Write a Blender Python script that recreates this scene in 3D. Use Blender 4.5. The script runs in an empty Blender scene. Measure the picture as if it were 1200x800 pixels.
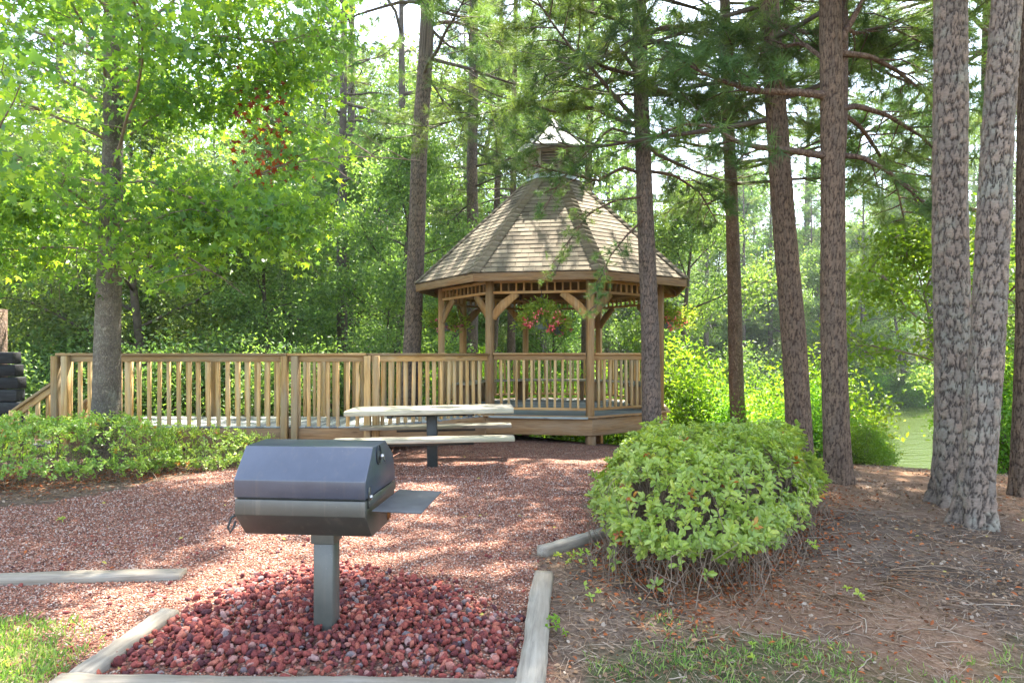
import bpy, math, random
import numpy as np
from mathutils import Vector, Matrix
R = np.random.default_rng(7)
random.seed(7)
scene = bpy.context.scene
COL = scene.collection
F = 750.0; EYE = 1.45; HOR = 415.0
def P(px, py, d): return np.array([(px-600)/F*d, d, EYE-(py-HOR)/F*d])
def G(px, py, z=0.0):
    d = F*(EYE-z)/(py-HOR); return np.array([(px-600)/F*d, d, z])
def rad(a): return a*math.pi/180

# ------------------------------------------------------------------ terrain
def sm(t): t = np.clip(t, 0, 1); return t*t*(3-2*t)
def hash2(ix, iy, s):
    n = (ix.astype(np.int64)*374761393 + iy.astype(np.int64)*668265263 + s*1442695041) & 0x7fffffff
    n = ((n ^ (n >> 13))*1274126177) & 0x7fffffff
    return ((n ^ (n >> 16)) & 0xffff)/65535.0
def vnoise(x, y, s=0):
    x = np.asarray(x, float); y = np.asarray(y, float)
    ix = np.floor(x); iy = np.floor(y); fx = sm(x-ix); fy = sm(y-iy)
    a = hash2(ix, iy, s); b = hash2(ix+1, iy, s); c = hash2(ix, iy+1, s); d = hash2(ix+1, iy+1, s)
    return (a*(1-fx)+b*fx)*(1-fy)+(c*(1-fx)+d*fx)*fy
def fbm(x, y, s=0, o=3):
    v = 0; a = .5; t = 0
    for i in range(o):
        v = v+a*vnoise(x*2**i, y*2**i, s+i); t += a; a *= .5
    return v/t
WATER = -2.3
def gh(x, y):
    x = np.asarray(x, float); y = np.asarray(y, float)
    e = np.sqrt(((x-24)/20)**2+((y-30)/15.5)**2)
    dist = (e-1)*16
    h = -2.6*(1-sm(dist/12)) + np.where(dist < 0, np.clip(dist*.3, -1.2, 0), 0)
    h = h-1.3*sm((y-13)/14)*sm((dist-3)/10)
    h = h+np.clip((np.hypot(x, y)-58)*.16, 0, 13)
    h = h+.05*(fbm(x*.6, y*.6, 3)-.5)*sm((np.hypot(x-1, y-6)-4)/4)
    return h
def gz(x, y): return float(gh(x, y))

# ------------------------------------------------------------------ mesh accumulator
class Acc:
    def __init__(s): s.V = []; s.F = {}; s.T = []; s.C = []; s.n = 0; s.order = []
    def add(s, v, f, tint=0.5, gco=None, mi=0):
        v = np.asarray(v, float).reshape(-1, 3); n = len(v)
        s.V.append(v); s.T.append(np.broadcast_to(np.asarray(tint, float), (n,)).copy())
        s.C.append(v.copy() if gco is None else np.asarray(gco, float).reshape(-1, 3))
        if not isinstance(f, (list, tuple)): f = [f]
        for a in f:
            a = np.asarray(a, np.int64)
            if a.size: s.F.setdefault((a.shape[1], mi), []).append(a+s.n)
        s.n += n; return s
    def box(s, c, h, M=None, ch=.004, tint=None, mi=0):
        v, fs = cbox(np.asarray(h, float), ch)
        ax = int(np.argmax(h)); perm = [ax]+[i for i in range(3) if i != ax]
        g = v[:, perm]+R.uniform(-20, 20, 3)
        if M is not None: v = v@np.asarray(M).T
        return s.add(v+np.asarray(c), fs, R.uniform() if tint is None else tint, g, mi)
    def beam(s, a, b, w, t, ch=.004, up=(0, 0, 1), tint=None, mi=0):
        a = np.asarray(a, float); b = np.asarray(b, float); d = b-a; L = np.linalg.norm(d); x = d/L
        y = np.cross(up, x); y /= np.linalg.norm(y); z = np.cross(x, y)
        return s.box((a+b)/2, (L/2, w/2, t/2), np.stack([x, y, z], 1), ch, tint, mi)
    def tube(s, p, r, k=6, tint=.5, mi=0, cap=True, bump=0.0):
        p = np.asarray(p, float); n = len(p); r = np.broadcast_to(np.asarray(r, float), (n,))
        t = np.gradient(p, axis=0); t /= np.linalg.norm(t, axis=1)[:, None]+1e-9
        ref = np.array([1., 0, 0]) if abs(t[0, 0]) < .8 else np.array([0, 1., 0])
        u = np.cross(t, ref); u /= np.linalg.norm(u, axis=1)[:, None]+1e-9; w = np.cross(t, u)
        a = np.arange(k)*2*math.pi/k
        ring = u[:, None]*np.cos(a)[None, :, None]+w[:, None]*np.sin(a)[None, :, None]
        rr = r[:, None]*np.ones((1, k))
        if bump: rr = rr*(1+bump*(R.uniform(-1, 1, rr.shape)))
        v = (p[:, None]+ring*rr[:, :, None]).reshape(-1, 3)
        i = np.arange(n-1)[:, None]*k; j = np.arange(k)[None]; j2 = (j+1) % k
        f = np.stack([i+j, i+j2, i+k+j2, i+k+j], -1).reshape(-1, 4)
        fs = [f]
        if cap and k > 2: fs += [np.arange(k)[::-1][None], (np.arange(k)+(n-1)*k)[None]]
        L = np.r_[0, np.cumsum(np.linalg.norm(np.diff(p, axis=0), axis=1))]
        g = np.stack([np.repeat(L, k), np.tile(np.cos(a), n)*.05, np.tile(np.sin(a), n)*.05], 1)+R.uniform(-9, 9, 3)
        return s.add(v, fs, tint, g, mi)
    def scatter(s, tv, tf, pos, ax, nr, sc, tint, mi=0):
        pos = np.asarray(pos, float); N = len(pos)
        if N == 0: return s
        a = ax/(np.linalg.norm(ax, axis=1)[:, None]+1e-9)
        b = np.cross(nr, a); b /= np.linalg.norm(b, axis=1)[:, None]+1e-9
        c = np.cross(a, b); sc = np.broadcast_to(sc, (N,))
        v = pos[:, None]+sc[:, None, None]*(tv[None, :, 0:1]*a[:, None]+tv[None, :, 1:2]*b[:, None]+tv[None, :, 2:3]*c[:, None])
        k = len(tv); off = np.arange(N)*k
        fs = [(f[None]+off[:, None, None]).reshape(-1, f.shape[1]) for f in tf]
        return s.add(v.reshape(-1, 3), fs, np.repeat(np.broadcast_to(tint, (N,)), k), None, mi)
    def mesh(s, name, mats, smooth=False):
        me = bpy.data.meshes.new(name)
        V = np.concatenate(s.V); me.vertices.add(len(V)); me.vertices.foreach_set('co', V.astype(np.float32).ravel())
        loops = []; starts = []; tot = []; mis = []; st = 0
        for (k, mi), L in s.F.items():
            a = np.concatenate(L); m = len(a); loops.append(a.ravel()); starts.append(st+np.arange(m)*k)
            tot.append(np.full(m, k)); mis.append(np.full(m, mi)); st += m*k
        lo = np.concatenate(loops); stt = np.concatenate(starts)
        me.loops.add(len(lo)); me.polygons.add(len(stt))
        me.loops.foreach_set('vertex_index', lo.astype(np.int32))
        me.polygons.foreach_set('loop_start', stt.astype(np.int32))
        me.polygons.foreach_set('loop_total', np.concatenate(tot).astype(np.int32))
        me.polygons.foreach_set('material_index', np.concatenate(mis).astype(np.int32))
        if smooth: me.polygons.foreach_set('use_smooth', np.ones(len(stt), bool))
        a = me.attributes.new('tint', 'FLOAT', 'POINT'); a.data.foreach_set('value', np.concatenate(s.T).astype(np.float32))
        a = me.attributes.new('gco', 'FLOAT_VECTOR', 'POINT'); a.data.foreach_set('vector', np.concatenate(s.C).astype(np.float32).ravel())
        for m in (mats if isinstance(mats, (list, tuple)) else [mats]): me.materials.append(m)
        me.update(calc_edges=True); me.validate(verbose=False)
        return me
def cbox(h, c):
    c = min(c, .45*min(h)); V = []; idx = {}
    for sx in (-1, 1):
        for sy in (-1, 1):
            for sz in (-1, 1):
                s = np.array([sx, sy, sz])
                for a in range(3):
                    q = h-c; q = q.copy(); q[a] = h[a]; idx[(sx, sy, sz, a)] = len(V); V.append(s*q)
    V = np.array(V); Q = []; T = []
    for a in range(3):
        o = [i for i in range(3) if i != a]
        for sg in (-1, 1):
            f = []
            for s1, s2 in ((-1, -1), (1, -1), (1, 1), (-1, 1)):
                s = [0, 0, 0]; s[a] = sg; s[o[0]] = s1; s[o[1]] = s2; f.append(idx[(*s, a)])
            Q.append(f)
        for s1 in (-1, 1):
            for s2 in (-1, 1):
                A = [0, 0, 0]; A[o[0]] = s1; A[o[1]] = s2; A[a] = -1; B = list(A); B[a] = 1
                Q.append([idx[(*A, o[0])], idx[(*B, o[0])], idx[(*B, o[1])], idx[(*A, o[1])]])
    for sx in (-1, 1):
        for sy in (-1, 1):
            for sz in (-1, 1): T.append([idx[(sx, sy, sz, a)] for a in range(3)])
    def fix(L):
        out = []
        for f in L:
            p = V[f]; n = np.cross(p[1]-p[0], p[2]-p[0]); out.append(f if n@p.mean(0) > 0 else f[::-1])
        return np.array(out)
    return V, [fix(Q), fix(T)]

# ------------------------------------------------------------------ objects
def root(name, loc, label, cat, group=None, rz=0):
    o = bpy.data.objects.new(name, None); COL.objects.link(o); o.location = loc; o.rotation_euler = (0, 0, rz)
    o.empty_display_size = .2; tag(o, label, cat, group); return o
def tag(o, label=None, cat=None, group=None, kind=None):
    if label: o['label'] = label
    if cat: o['category'] = cat
    if group: o['group'] = group
    if kind: o['kind'] = kind
    return o
def obj(name, acc, mats, parent=None, loc=None, smooth=False):
    me = acc.mesh(name, mats, smooth) if isinstance(acc, Acc) else acc
    o = bpy.data.objects.new(name, me); COL.objects.link(o)
    if parent: o.parent = parent
    if loc is not None: o.location = loc
    return o
KIDS = {}
def dup(o, loc, rz=0, sc=1.0, label=None, group=None):
    r = o.copy(); COL.objects.link(r); r.location = loc; r.rotation_euler = (0, 0, rz); r.scale = (sc, sc, sc) if np.isscalar(sc) else sc
    if label: r['label'] = label
    if group: r['group'] = group
    def rec(a, b):
        for ch in list(a.children):
            c = ch.copy(); COL.objects.link(c); c.parent = b; rec(ch, c)
    rec(o, r); return r

# ------------------------------------------------------------------ materials
def newmat(name):
    m = bpy.data.materials.new(name); m.use_nodes = True; nt = m.node_tree; nt.nodes.clear(); return m, nt
def nd(nt, t, ins=None, **kw):
    n = nt.nodes.new(t)
    for k, v in kw.items(): setattr(n, k, v)
    for k, v in (ins or {}).items():
        if isinstance(v, bpy.types.NodeSocket): nt.links.new(v, n.inputs[k])
        else: n.inputs[k].default_value = v
    return n
def ramp(nt, fac, stops, interp='LINEAR'):
    n = nd(nt, 'ShaderNodeValToRGB', {'Fac': fac}); e = n.color_ramp; e.interpolation = interp
    while len(e.elements) > 1: e.elements.remove(e.elements[-1])
    e.elements[0].position = stops[0][0]; e.elements[0].color = (*stops[0][1], 1)
    for p, c in stops[1:]: x = e.elements.new(p); x.color = (*c, 1)
    return n.outputs['Color']
def attr(nt, name): return nd(nt, 'ShaderNodeAttribute', attribute_name=name)
def mixc(nt, f, a, b, mode='MIX'):
    n = nd(nt, 'ShaderNodeMix', data_type='RGBA', blend_type=mode)
    for k, v in ((0, f), (6, a), (7, b)):
        if isinstance(v, bpy.types.NodeSocket): nt.links.new(v, n.inputs[k])
        else: n.inputs[k].default_value = v if k == 0 else (*v, 1) if len(v) == 3 else v
    return n.outputs[2]
def mth(nt, op, a, b=0.0, clamp=False):
    n = nd(nt, 'ShaderNodeMath', operation=op, use_clamp=clamp)
    for k, v in ((0, a), (1, b)):
        if isinstance(v, bpy.types.NodeSocket): nt.links.new(v, n.inputs[k])
        else: n.inputs[k].default_value = v
    return n.outputs[0]
def vmap(nt, vec, sc): return nd(nt, 'ShaderNodeMapping', {'Vector': vec, 'Scale': sc}).outputs[0]
def noise(nt, vec, scale, detail=4, rough=.6): return nd(nt, 'ShaderNodeTexNoise', {'Vector': vec, 'Scale': scale, 'Detail': detail, 'Roughness': rough}).outputs['Fac']
def finish(nt, col, rough=.7, spec=.3, h=None, hs=.3, hd=.01, **kw):
    ins = {'Base Color': col if isinstance(col, bpy.types.NodeSocket) else (*col, 1), 'Roughness': rough, 'Specular IOR Level': spec}
    ins.update(kw)
    b = nd(nt, 'ShaderNodeBsdfPrincipled', ins)
    if h is not None:
        bm = nd(nt, 'ShaderNodeBump', {'Height': h, 'Strength': hs, 'Distance': hd}); nt.links.new(bm.outputs[0], b.inputs['Normal'])
    o = nd(nt, 'ShaderNodeOutputMaterial', {'Surface': b.outputs[0]}); return b
def objco(nt): return nd(nt, 'ShaderNodeTexCoord').outputs['Object']

def m_leaf(name, stops, tcol, tf=.45, rough=.45, spec=.35, objvar=.25):
    m, nt = newmat(name); t = attr(nt, 'tint').outputs['Fac']
    c = ramp(nt, t, stops)
    rnd = nd(nt, 'ShaderNodeObjectInfo').outputs['Random']
    v = mth(nt, 'ADD', mth(nt, 'MULTIPLY', rnd, objvar*2), 1-objvar)
    h = nd(nt, 'ShaderNodeHueSaturation', {'Color': c, 'Value': v, 'Hue': mth(nt, 'ADD', mth(nt, 'MULTIPLY', rnd, .03), .485)}).outputs[0]
    b = nd(nt, 'ShaderNodeBsdfPrincipled', {'Base Color': h, 'Roughness': rough, 'Specular IOR Level': spec})
    tc = mixc(nt, 1.0, h, (*tcol, 1), 'MULTIPLY')
    tr = nd(nt, 'ShaderNodeBsdfTranslucent', {'Color': tc})
    mx = nd(nt, 'ShaderNodeMixShader', {0: tf, 1: b.outputs[0], 2: tr.outputs[0]})
    nd(nt, 'ShaderNodeOutputMaterial', {'Surface': mx.outputs[0]}); return m
def m_wood(name, dark, light, grey=None, gf=.0, rough=.75, sx=3.0, sy=45.0, bump=.35):
    m, nt = newmat(name); g = attr(nt, 'gco').outputs['Vector']; t = attr(nt, 'tint').outputs['Fac']
    n1 = noise(nt, vmap(nt, g, (sx, sy, sy)), 1, 5, .65); n2 = noise(nt, vmap(nt, g, (1.3, 6, 6)), 1, 3, .6)
    c = ramp(nt, n1, [(.3, dark), (.62, light)])
    if grey is not None:
        c = mixc(nt, mth(nt, 'MULTIPLY', ramp(nt, n2, [(.4, (0, 0, 0)), (.62, (1, 1, 1))]), gf), c, grey)
    kn = nd(nt, 'ShaderNodeTexVoronoi', {'Vector': vmap(nt, g, (1.6, 9, 9)), 'Scale': 1.0}).outputs['Distance']
    c = mixc(nt, ramp(nt, kn, [(.06, (.7, .7, .7)), (.13, (0, 0, 0))]), c, tuple(x*.35 for x in dark))
    c = mixc(nt, 1.0, c, ramp(nt, t, [(0, (.55, .54, .52)), (1, (1.3, 1.26, 1.15))]), 'MULTIPLY')
    finish(nt, c, rough, .25, n1, bump, .006); return m
def m_flat(name, col, rough=.6, spec=.3, var=.15, sc=20, **kw):
    m, nt = newmat(name); n = noise(nt, objco(nt), sc, 4)
    c = ramp(nt, n, [(.3, tuple(x*(1-var) for x in col)), (.7, tuple(min(1, x*(1+var)) for x in col))])
    finish(nt, c, rough, spec, n, .15, .003, **kw); return m
def m_bark(name, plate, plate2, fiss, sc=(13, 13, 4.2), lichen=None, depth=.03, strength=.9):
    m, nt = newmat(name); o = objco(nt)
    w = nd(nt, 'ShaderNodeTexNoise', {'Vector': o, 'Scale': 7.0, 'Detail': 4.0})
    wv = nd(nt, 'ShaderNodeVectorMath', {0: o, 1: nd(nt, 'ShaderNodeVectorMath', {0: w.outputs['Color'], 1: (.16, .16, .26)}, operation='MULTIPLY').outputs[0]}, operation='ADD').outputs[0]
    mp = vmap(nt, wv, sc)
    e = nd(nt, 'ShaderNodeTexVoronoi', {'Vector': mp, 'Scale': 1.0, 'Randomness': 1.0}, feature='DISTANCE_TO_EDGE').outputs['Distance']
    e = mth(nt, 'ADD', e, mth(nt, 'MULTIPLY', mth(nt, 'SUBTRACT', noise(nt, vmap(nt, o, (60, 60, 30)), 1, 4, .7), .5), .22))
    cell = nd(nt, 'ShaderNodeTexVoronoi', {'Vector': mp, 'Scale': 1.0}).outputs['Color']
    cb = nd(nt, 'ShaderNodeSeparateColor', {0: cell}).outputs[0]
    n = noise(nt, vmap(nt, o, (40, 40, 14)), 1, 4, .7)
    c = mixc(nt, cb, plate, plate2)
    n5 = noise(nt, vmap(nt, o, (26, 26, 60)), 1, 5, .75)
    c = mixc(nt, ramp(nt, n5, [(.38, (0, 0, 0)), (.62, (.85, .85, .85))]), c, tuple(x*.5 for x in plate))
    n = mth(nt, 'ADD', mth(nt, 'MULTIPLY', n, .5), mth(nt, 'MULTIPLY', n5, -.8))
    if lichen is not None: c = mixc(nt, mth(nt, 'MULTIPLY', ramp(nt, noise(nt, o, 3.0, 5, .7), [(.52, (0, 0, 0)), (.68, (1, 1, 1))]), .6), c, lichen)
    fm = mth(nt, 'MULTIPLY', ramp(nt, e, [(.0, (1, 1, 1)), (.12, (.6, .6, .6)), (.32, (0, 0, 0))]), ramp(nt, noise(nt, vmap(nt, o, (9, 9, 5)), 1, 4, .7), [(.36, (.3, .3, .3)), (.6, (1, 1, 1))]))
    c = mixc(nt, fm, c, fiss)
    c = mixc(nt, 1.0, c, ramp(nt, noise(nt, o, 1.7, 4, .7), [(.35, (.75, .75, .78)), (.65, (1.2, 1.15, 1.1))]), 'MULTIPLY')
    hgt = mth(nt, 'ADD', ramp(nt, e, [(.0, (0, 0, 0)), (.22, (.75, .75, .75)), (.45, (1, 1, 1))]), mth(nt, 'MULTIPLY', n, .35))
    finish(nt, c, .85, .2, hgt, strength, depth); return m

M = {}
M['rail'] = m_wood('rail_wood', (.29, .165, .06), (.55, .37, .165), (.36, .32, .23), .65)
M['post'] = m_wood('post_wood', (.25, .13, .05), (.47, .28, .115), (.36, .30, .2), .45)
M['trim'] = m_wood('trim_wood', (.18, .10, .045), (.36, .22, .11), (.30, .25, .18), .4)
M['deck'] = m_wood('deck_boards', (.18, .20, .20), (.34, .37, .37), (.25, .29, .31), .6)
M['grey'] = m_wood('weathered_wood', (.19, .17, .135), (.41, .38, .32), (.32, .34, .22), .5, bump=.6)
M['timber'] = m_wood('timber_wood', (.17, .155, .135), (.34, .32, .28), (.25, .21, .16), .5, sx=2.5, sy=38, bump=.9)
M['black'] = m_wood('black_timber', (.008, .009, .011), (.03, .033, .04), None, 0, bump=.9)
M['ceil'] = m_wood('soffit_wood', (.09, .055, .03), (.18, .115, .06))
M['steel'] = m_flat('dark_steel', (.035, .04, .038), .5, .4)
M['shelf'] = m_flat('worn_shelf', (.075, .08, .085), .55, .35, .3, 8)
M['edgeshade'] = m_flat('shingle_edge_shade', (.07, .062, .052), .9, .1)  # darkened cut edge, paints the shadow line under each shingle course
M['chrome'] = m_flat('bolt_steel', (.5, .5, .5), .3, .5, Metallic=.9)
M['cupmetal'] = m_flat('pale_metal', (.30, .30, .29), .55, .3, .25, 5)
M['seam'] = m_flat('seam_metal', (.10, .09, .085), .5, .4)
M['cupwall'] = m_flat('cupola_wood', (.30, .25, .22), .7, .3, .3, 9)
M['louver'] = m_flat('louver', (.10, .085, .075), .6)
M['flash'] = m_flat('flashing', (.5, .55, .62), .35, .5, .1, 6)
M['pot'] = m_flat('pot_plastic', (.13, .18, .17), .5)
M['pink'] = m_leaf('petals', [(0, (.75, .07, .14)), (.5, (.85, .16, .24)), (1, (.90, .38, .38))], (1, .8, .8), .3)
def g_paint(name='grill_paint', c0=(.040, .043, .036), c1=(.062, .065, .053), ro=.36, stk=.45):
    m, nt = newmat(name); o = objco(nt)
    n = noise(nt, o, 9, 5, .7); sp = nd(nt, 'ShaderNodeTexVoronoi', {'Vector': o, 'Scale': 60.0}).outputs['Distance']
    st = noise(nt, vmap(nt, o, (26, 26, 2.2)), 1, 4, .6)
    c = ramp(nt, n, [(.3, c0), (.7, c1)])
    c = mixc(nt, mth(nt, 'MULTIPLY', ramp(nt, st, [(.54, (0, 0, 0)), (.70, (1, 1, 1))]), stk), c, (.15, .125, .10))
    c = mixc(nt, mth(nt, 'MULTIPLY', ramp(nt, sp, [(.05, (1, 1, 1)), (.12, (0, 0, 0))]), ramp(nt, noise(nt, o, 14, 2), [(.55, (0, 0, 0)), (.65, (.7, .7, .7))])), c, (.35, .34, .31))
    z = nd(nt, 'ShaderNodeSeparateXYZ', {0: o}).outputs
    finish(nt, c, ro, .5, n, .10, .003, IOR=1.75); return m
M['grill'] = g_paint()
M['hood'] = g_paint('hood_sky_tint', (.034, .044, .066), (.050, .062, .090), .30, .18)  # grill paint with the blue sky reflection put into its base colour
M['gpost'] = g_paint('post_paint', (.062, .068, .057), (.09, .096, .08), .45, .25)
M['rust'] = m_flat('rust', (.23, .085, .03), .9, .1, .5, 40)
def shingle():
    m, nt = newmat('asphalt_shingle'); t = attr(nt, 'tint').outputs['Fac']; o = objco(nt)
    c = ramp(nt, t, [(0, (.135, .11, .08)), (.35, (.185, .152, .11)), (.7, (.225, .188, .138)), (1, (.27, .228, .17))])
    n = noise(nt, o, 160, 2); n2 = noise(nt, o, 1.3, 4)
    c = mixc(nt, 1.0, c, ramp(nt, n, [(.3, (.7, .7, .7)), (.7, (1.25, 1.25, 1.25))]), 'MULTIPLY')
    c = mixc(nt, 1.0, c, ramp(nt, n2, [(.35, (.82, .84, .8)), (.65, (1.1, 1.08, 1.05))]), 'MULTIPLY')
    finish(nt, c, .9, .2, n, .5, .004); return m
M['shingle'] = shingle()
M['bark_pine'] = m_bark('pine_bark', (.23, .185, .15), (.31, .225, .165), (.075, .058, .052), (20, 20, 8), depth=.02, strength=.7)
M['bark_pine2'] = m_bark('reddish_pine_bark', (.21, .155, .12), (.29, .20, .14), (.075, .045, .032), (34, 34, 7), depth=.015, strength=.7)
M['bark_big'] = m_bark('plated_pine_bark', (.29, .235, .19), (.38, .26, .185), (.10, .078, .062), (24, 24, 9), (.30, .34, .26), .016, .8)
M['bark_gum'] = m_bark('grey_bark', (.20, .175, .14), (.30, .27, .21), (.10, .085, .065), (55, 55, 12), (.36, .37, .28), .014, .7)
M['bark_far'] = m_flat('far_bark', (.11, .09, .075), .9, .1, .35, 7)
M['twig'] = m_flat('twig', (.22, .17, .13), .85, .1, .35, 12)
M['stem'] = m_flat('bare_stem', (.20, .15, .11), .85, .1, .5, 5)
M['gum'] = m_leaf('star_leaves', [(0, (.09, .19, .07)), (.4, (.15, .27, .065)), (.75, (.24, .37, .065)), (.9, (.34, .46, .07)), (.93, (.16, .025, .02)), (1, (.30, .10, .04))], (2.1, 1.75, .5), .6, .38, .45, .05)
M['oak'] = m_leaf('forest_leaves', [(0, (.075, .13, .055)), (.5, (.125, .195, .065)), (1, (.22, .29, .08))], (1.7, 1.8, .8), .47)
M['oaklite'] = m_leaf('light_forest_leaves', [(0, (.07, .13, .05)), (.5, (.12, .20, .065)), (1, (.20, .29, .09))], (1.8, 1.8, .75), .45)
M['bright'] = m_leaf('bright_leaves', [(0, (.09, .20, .03)), (.5, (.15, .29, .04)), (1, (.24, .38, .06))], (1.9, 1.8, .55), .5)
M['needle'] = m_leaf('pine_needles', [(0, (.06, .115, .05)), (.5, (.10, .17, .055)), (1, (.18, .25, .075))], (1.6, 1.6, .7), .42, .5, .3)
M['hedge'] = m_leaf('azalea_leaves', [(0, (.17, .27, .055)), (.5, (.31, .42, .085)), (.85, (.42, .49, .09)), (.95, (.40, .42, .06)), (1, (.55, .10, .03))], (1.6, 1.7, .7), .35, .35, .5, .05)
M['hang'] = m_leaf('basket_leaves', [(0, (.16, .28, .05)), (1, (.42, .55, .10))], (1.6, 1.6, .6), .5)
M['litter'] = m_leaf('dry_leaves', [(0, (.10, .045, .02)), (.3, (.24, .08, .03)), (.6, (.45, .14, .04)), (.85, (.42, .28, .14)), (1, (.55, .5, .1))], (1.2, 1, .8), .15, .7, .2, 0)
M['straw'] = m_leaf('straw', [(0, (.12, .07, .04)), (.5, (.28, .17, .10)), (1, (.42, .34, .26))], (1, 1, 1), .1, .7, .2, 0)
M['grass'] = m_leaf('grass_blades', [(0, (.09, .17, .04)), (.6, (.20, .32, .07)), (1, (.42, .42, .18))], (1.5, 1.6, .6), .4, .5, .3, 0)
def stone(name, stops, rough=.85):
    m, nt = newmat(name); t = attr(nt, 'tint').outputs['Fac']; o = objco(nt)
    c = ramp(nt, t, stops); n = noise(nt, o, 90, 4, .7)
    c = mixc(nt, 1.0, c, ramp(nt, n, [(.3, (.6, .6, .6)), (.7, (1.35, 1.3, 1.3))]), 'MULTIPLY')
    finish(nt, c, rough, .25, n, .8, .006); return m
M['pea'] = stone('pea_gravel', [(0, (.12, .06, .045)), (.25, (.27, .115, .075)), (.5, (.37, .165, .10)), (.7, (.42, .245, .17)), (.88, (.46, .35, .28)), (1, (.55, .48, .42))])
M['lava'] = stone('lava_rock', [(0, (.07, .03, .035)), (.3, (.16, .04, .035)), (.6, (.26, .065, .05)), (.8, (.34, .11, .07)), (.93, (.36, .22, .19)), (1, (.17, .14, .14))])

def ground_mat():
    m, nt = newmat('ground'); o = objco(nt)
    gr = attr(nt, 'gravel').outputs['Fac']; gs = attr(nt, 'lawn').outputs['Fac']; mu = attr(nt, 'straw').outputs['Fac']
    v = nd(nt, 'ShaderNodeTexVoronoi', {'Vector': o, 'Scale': 62.0}); ed = v.outputs['Distance']
    cr = nd(nt, 'ShaderNodeSeparateColor', {0: v.outputs['Color']}).outputs[0]
    peb = ramp(nt, cr, [(0, (.12, .06, .045)), (.3, (.26, .11, .075)), (.6, (.36, .165, .105)), (.82, (.42, .26, .185)), (1, (.48, .40, .33))])
    peb = mixc(nt, ramp(nt, ed, [(.3, (0, 0, 0)), (.7, (.8, .8, .8))]), peb, (.06, .035, .03))
    n1 = noise(nt, o, 2.2, 5, .65); n2 = noise(nt, o, 28, 5, .75); n3 = noise(nt, vmap(nt, o, (60, 90, 60)), 1, 4, .7)
    soil = ramp(nt, n2, [(.25, (.06, .042, .030)), (.5, (.15, .105, .075)), (.7, (.27, .205, .155)), (.85, (.40, .33, .27))])
    strw = ramp(nt, n3, [(.3, (.15, .075, .04)), (.5, (.31, .175, .10)), (.72, (.45, .31, .20))])
    soil = mixc(nt, ramp(nt, noise(nt, o, 1.1, 6, .75), [(.45, (0, 0, 0)), (.58, (.75, .75, .75))]), soil, (.055, .04, .03))
    c = mixc(nt, mu, soil, strw)
    far = ramp(nt, n2, [(.3, (.03, .045, .015)), (.7, (.10, .12, .045))])
    c = mixc(nt, gs, c, far)
    c = mixc(nt, gr, c, peb)
    c = mixc(nt, 1.0, c, ramp(nt, n1, [(.35, (.8, .8, .8)), (.65, (1.12, 1.1, 1.08))]), 'MULTIPLY')
    hg = mth(nt, 'SUBTRACT', mth(nt, 'MULTIPLY', n2, 1.0), mth(nt, 'MULTIPLY', mth(nt, 'MULTIPLY', ed, gr), 1.2))
    finish(nt, c, .95, .15, hg, .8, .012); return m
def water_mat():
    m, nt = newmat('water'); o = objco(nt)
    n = noise(nt, vmap(nt, o, (.5, 1.6, 1)), 1.6, 4, .6)
    finish(nt, (.06, .085, .02), .07, .5, n, 1.0, .16, IOR=1.33); return m

# ------------------------------------------------------------------ leaf templates
def T_oval(w=.45, fold=.12):   # length 1 along x
    v = np.array([[0, 0, 0], [.35, w*.5, fold], [.72, w*.42, fold], [1, 0, -.05], [.72, -w*.42, fold], [.35, -w*.5, fold]])
    return v, [np.array([[0, 3, 2, 1], [0, 5, 4, 3]])]
def T_diamond(w=.5, fold=.12):
    v = np.array([[0, 0, 0], [.5, w*.5, fold], [1, 0, 0], [.5, -w*.5, fold]])
    return v, [np.array([[0, 2, 1], [0, 3, 2]])]
def T_star(bend=.10):
    v = [[.22, 0, .0]]; L = [.75, .85, 1.0, .85, .75]; A = [-125, -62, 0, 62, 125]
    v.append([0, 0, 0])
    pts = []
    for i, (l, a) in enumerate(zip(L, A)):
        a = rad(a); pts.append([.22+.78*l*math.cos(a), .78*l*math.sin(a), -bend*l+.03*math.sin(a*3)])
        if i < 4:
            b = rad((A[i]+A[i+1])/2); pts.append([.22+.27*math.cos(b), .27*math.sin(b), .03])
    v += pts; n = len(v)
    f = [[0, i, i+1] for i in range(2, n-1)]+[[0, 1, 2], [0, n-1, 1]]
    return np.array(v), [np.array(f)]
def T_tuft(n=16, L=1.0, w=.03, spread=1.15, seed=1):
    r = np.random.default_rng(seed); V = []; Fc = []
    for i in range(n):
        ph = r.uniform(0, 2*math.pi); th = r.uniform(.25, spread); b = r.uniform(-.35, .25)
        d = np.array([math.cos(th), math.sin(th)*math.cos(ph), math.sin(th)*math.sin(ph)])
        s = np.cross(d, r.normal(size=3)); s /= np.linalg.norm(s); l = L*r.uniform(.7, 1.0)
        o = np.array([b, 0, 0]); k = len(V)
        V += [o-s*w/2, o+s*w/2, o+d*l+np.array([0, 0, -.08*l])]; Fc.append([k, k+1, k+2])
    return np.array(V), [np.array(Fc)]
OV = T_oval(); DI = T_diamond(); ST = T_star()
def rdir(n, zb=0.0):
    v = R.normal(size=(n, 3)); v[:, 2] += zb; return v/np.linalg.norm(v, axis=1)[:, None]
def polyl(p0, d0, L, n=6, sag=0.0, wob=.12, up=0.0):
    p = [np.array(p0, float)]; d = np.array(d0, float); d /= np.linalg.norm(d); st = L/(n-1)
    for i in range(n-1):
        d = d+R.normal(size=3)*wob+np.array([0, 0, up-sag*(i+1)/n]); d /= np.linalg.norm(d); p.append(p[-1]+d*st)
    return np.array(p)
def along(p, t):
    L = np.r_[0, np.cumsum(np.linalg.norm(np.diff(p, axis=0), axis=1))]; s = np.asarray(t)*L[-1]
    return np.stack([np.interp(s, L, p[:, i]) for i in range(3)], -1)

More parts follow.
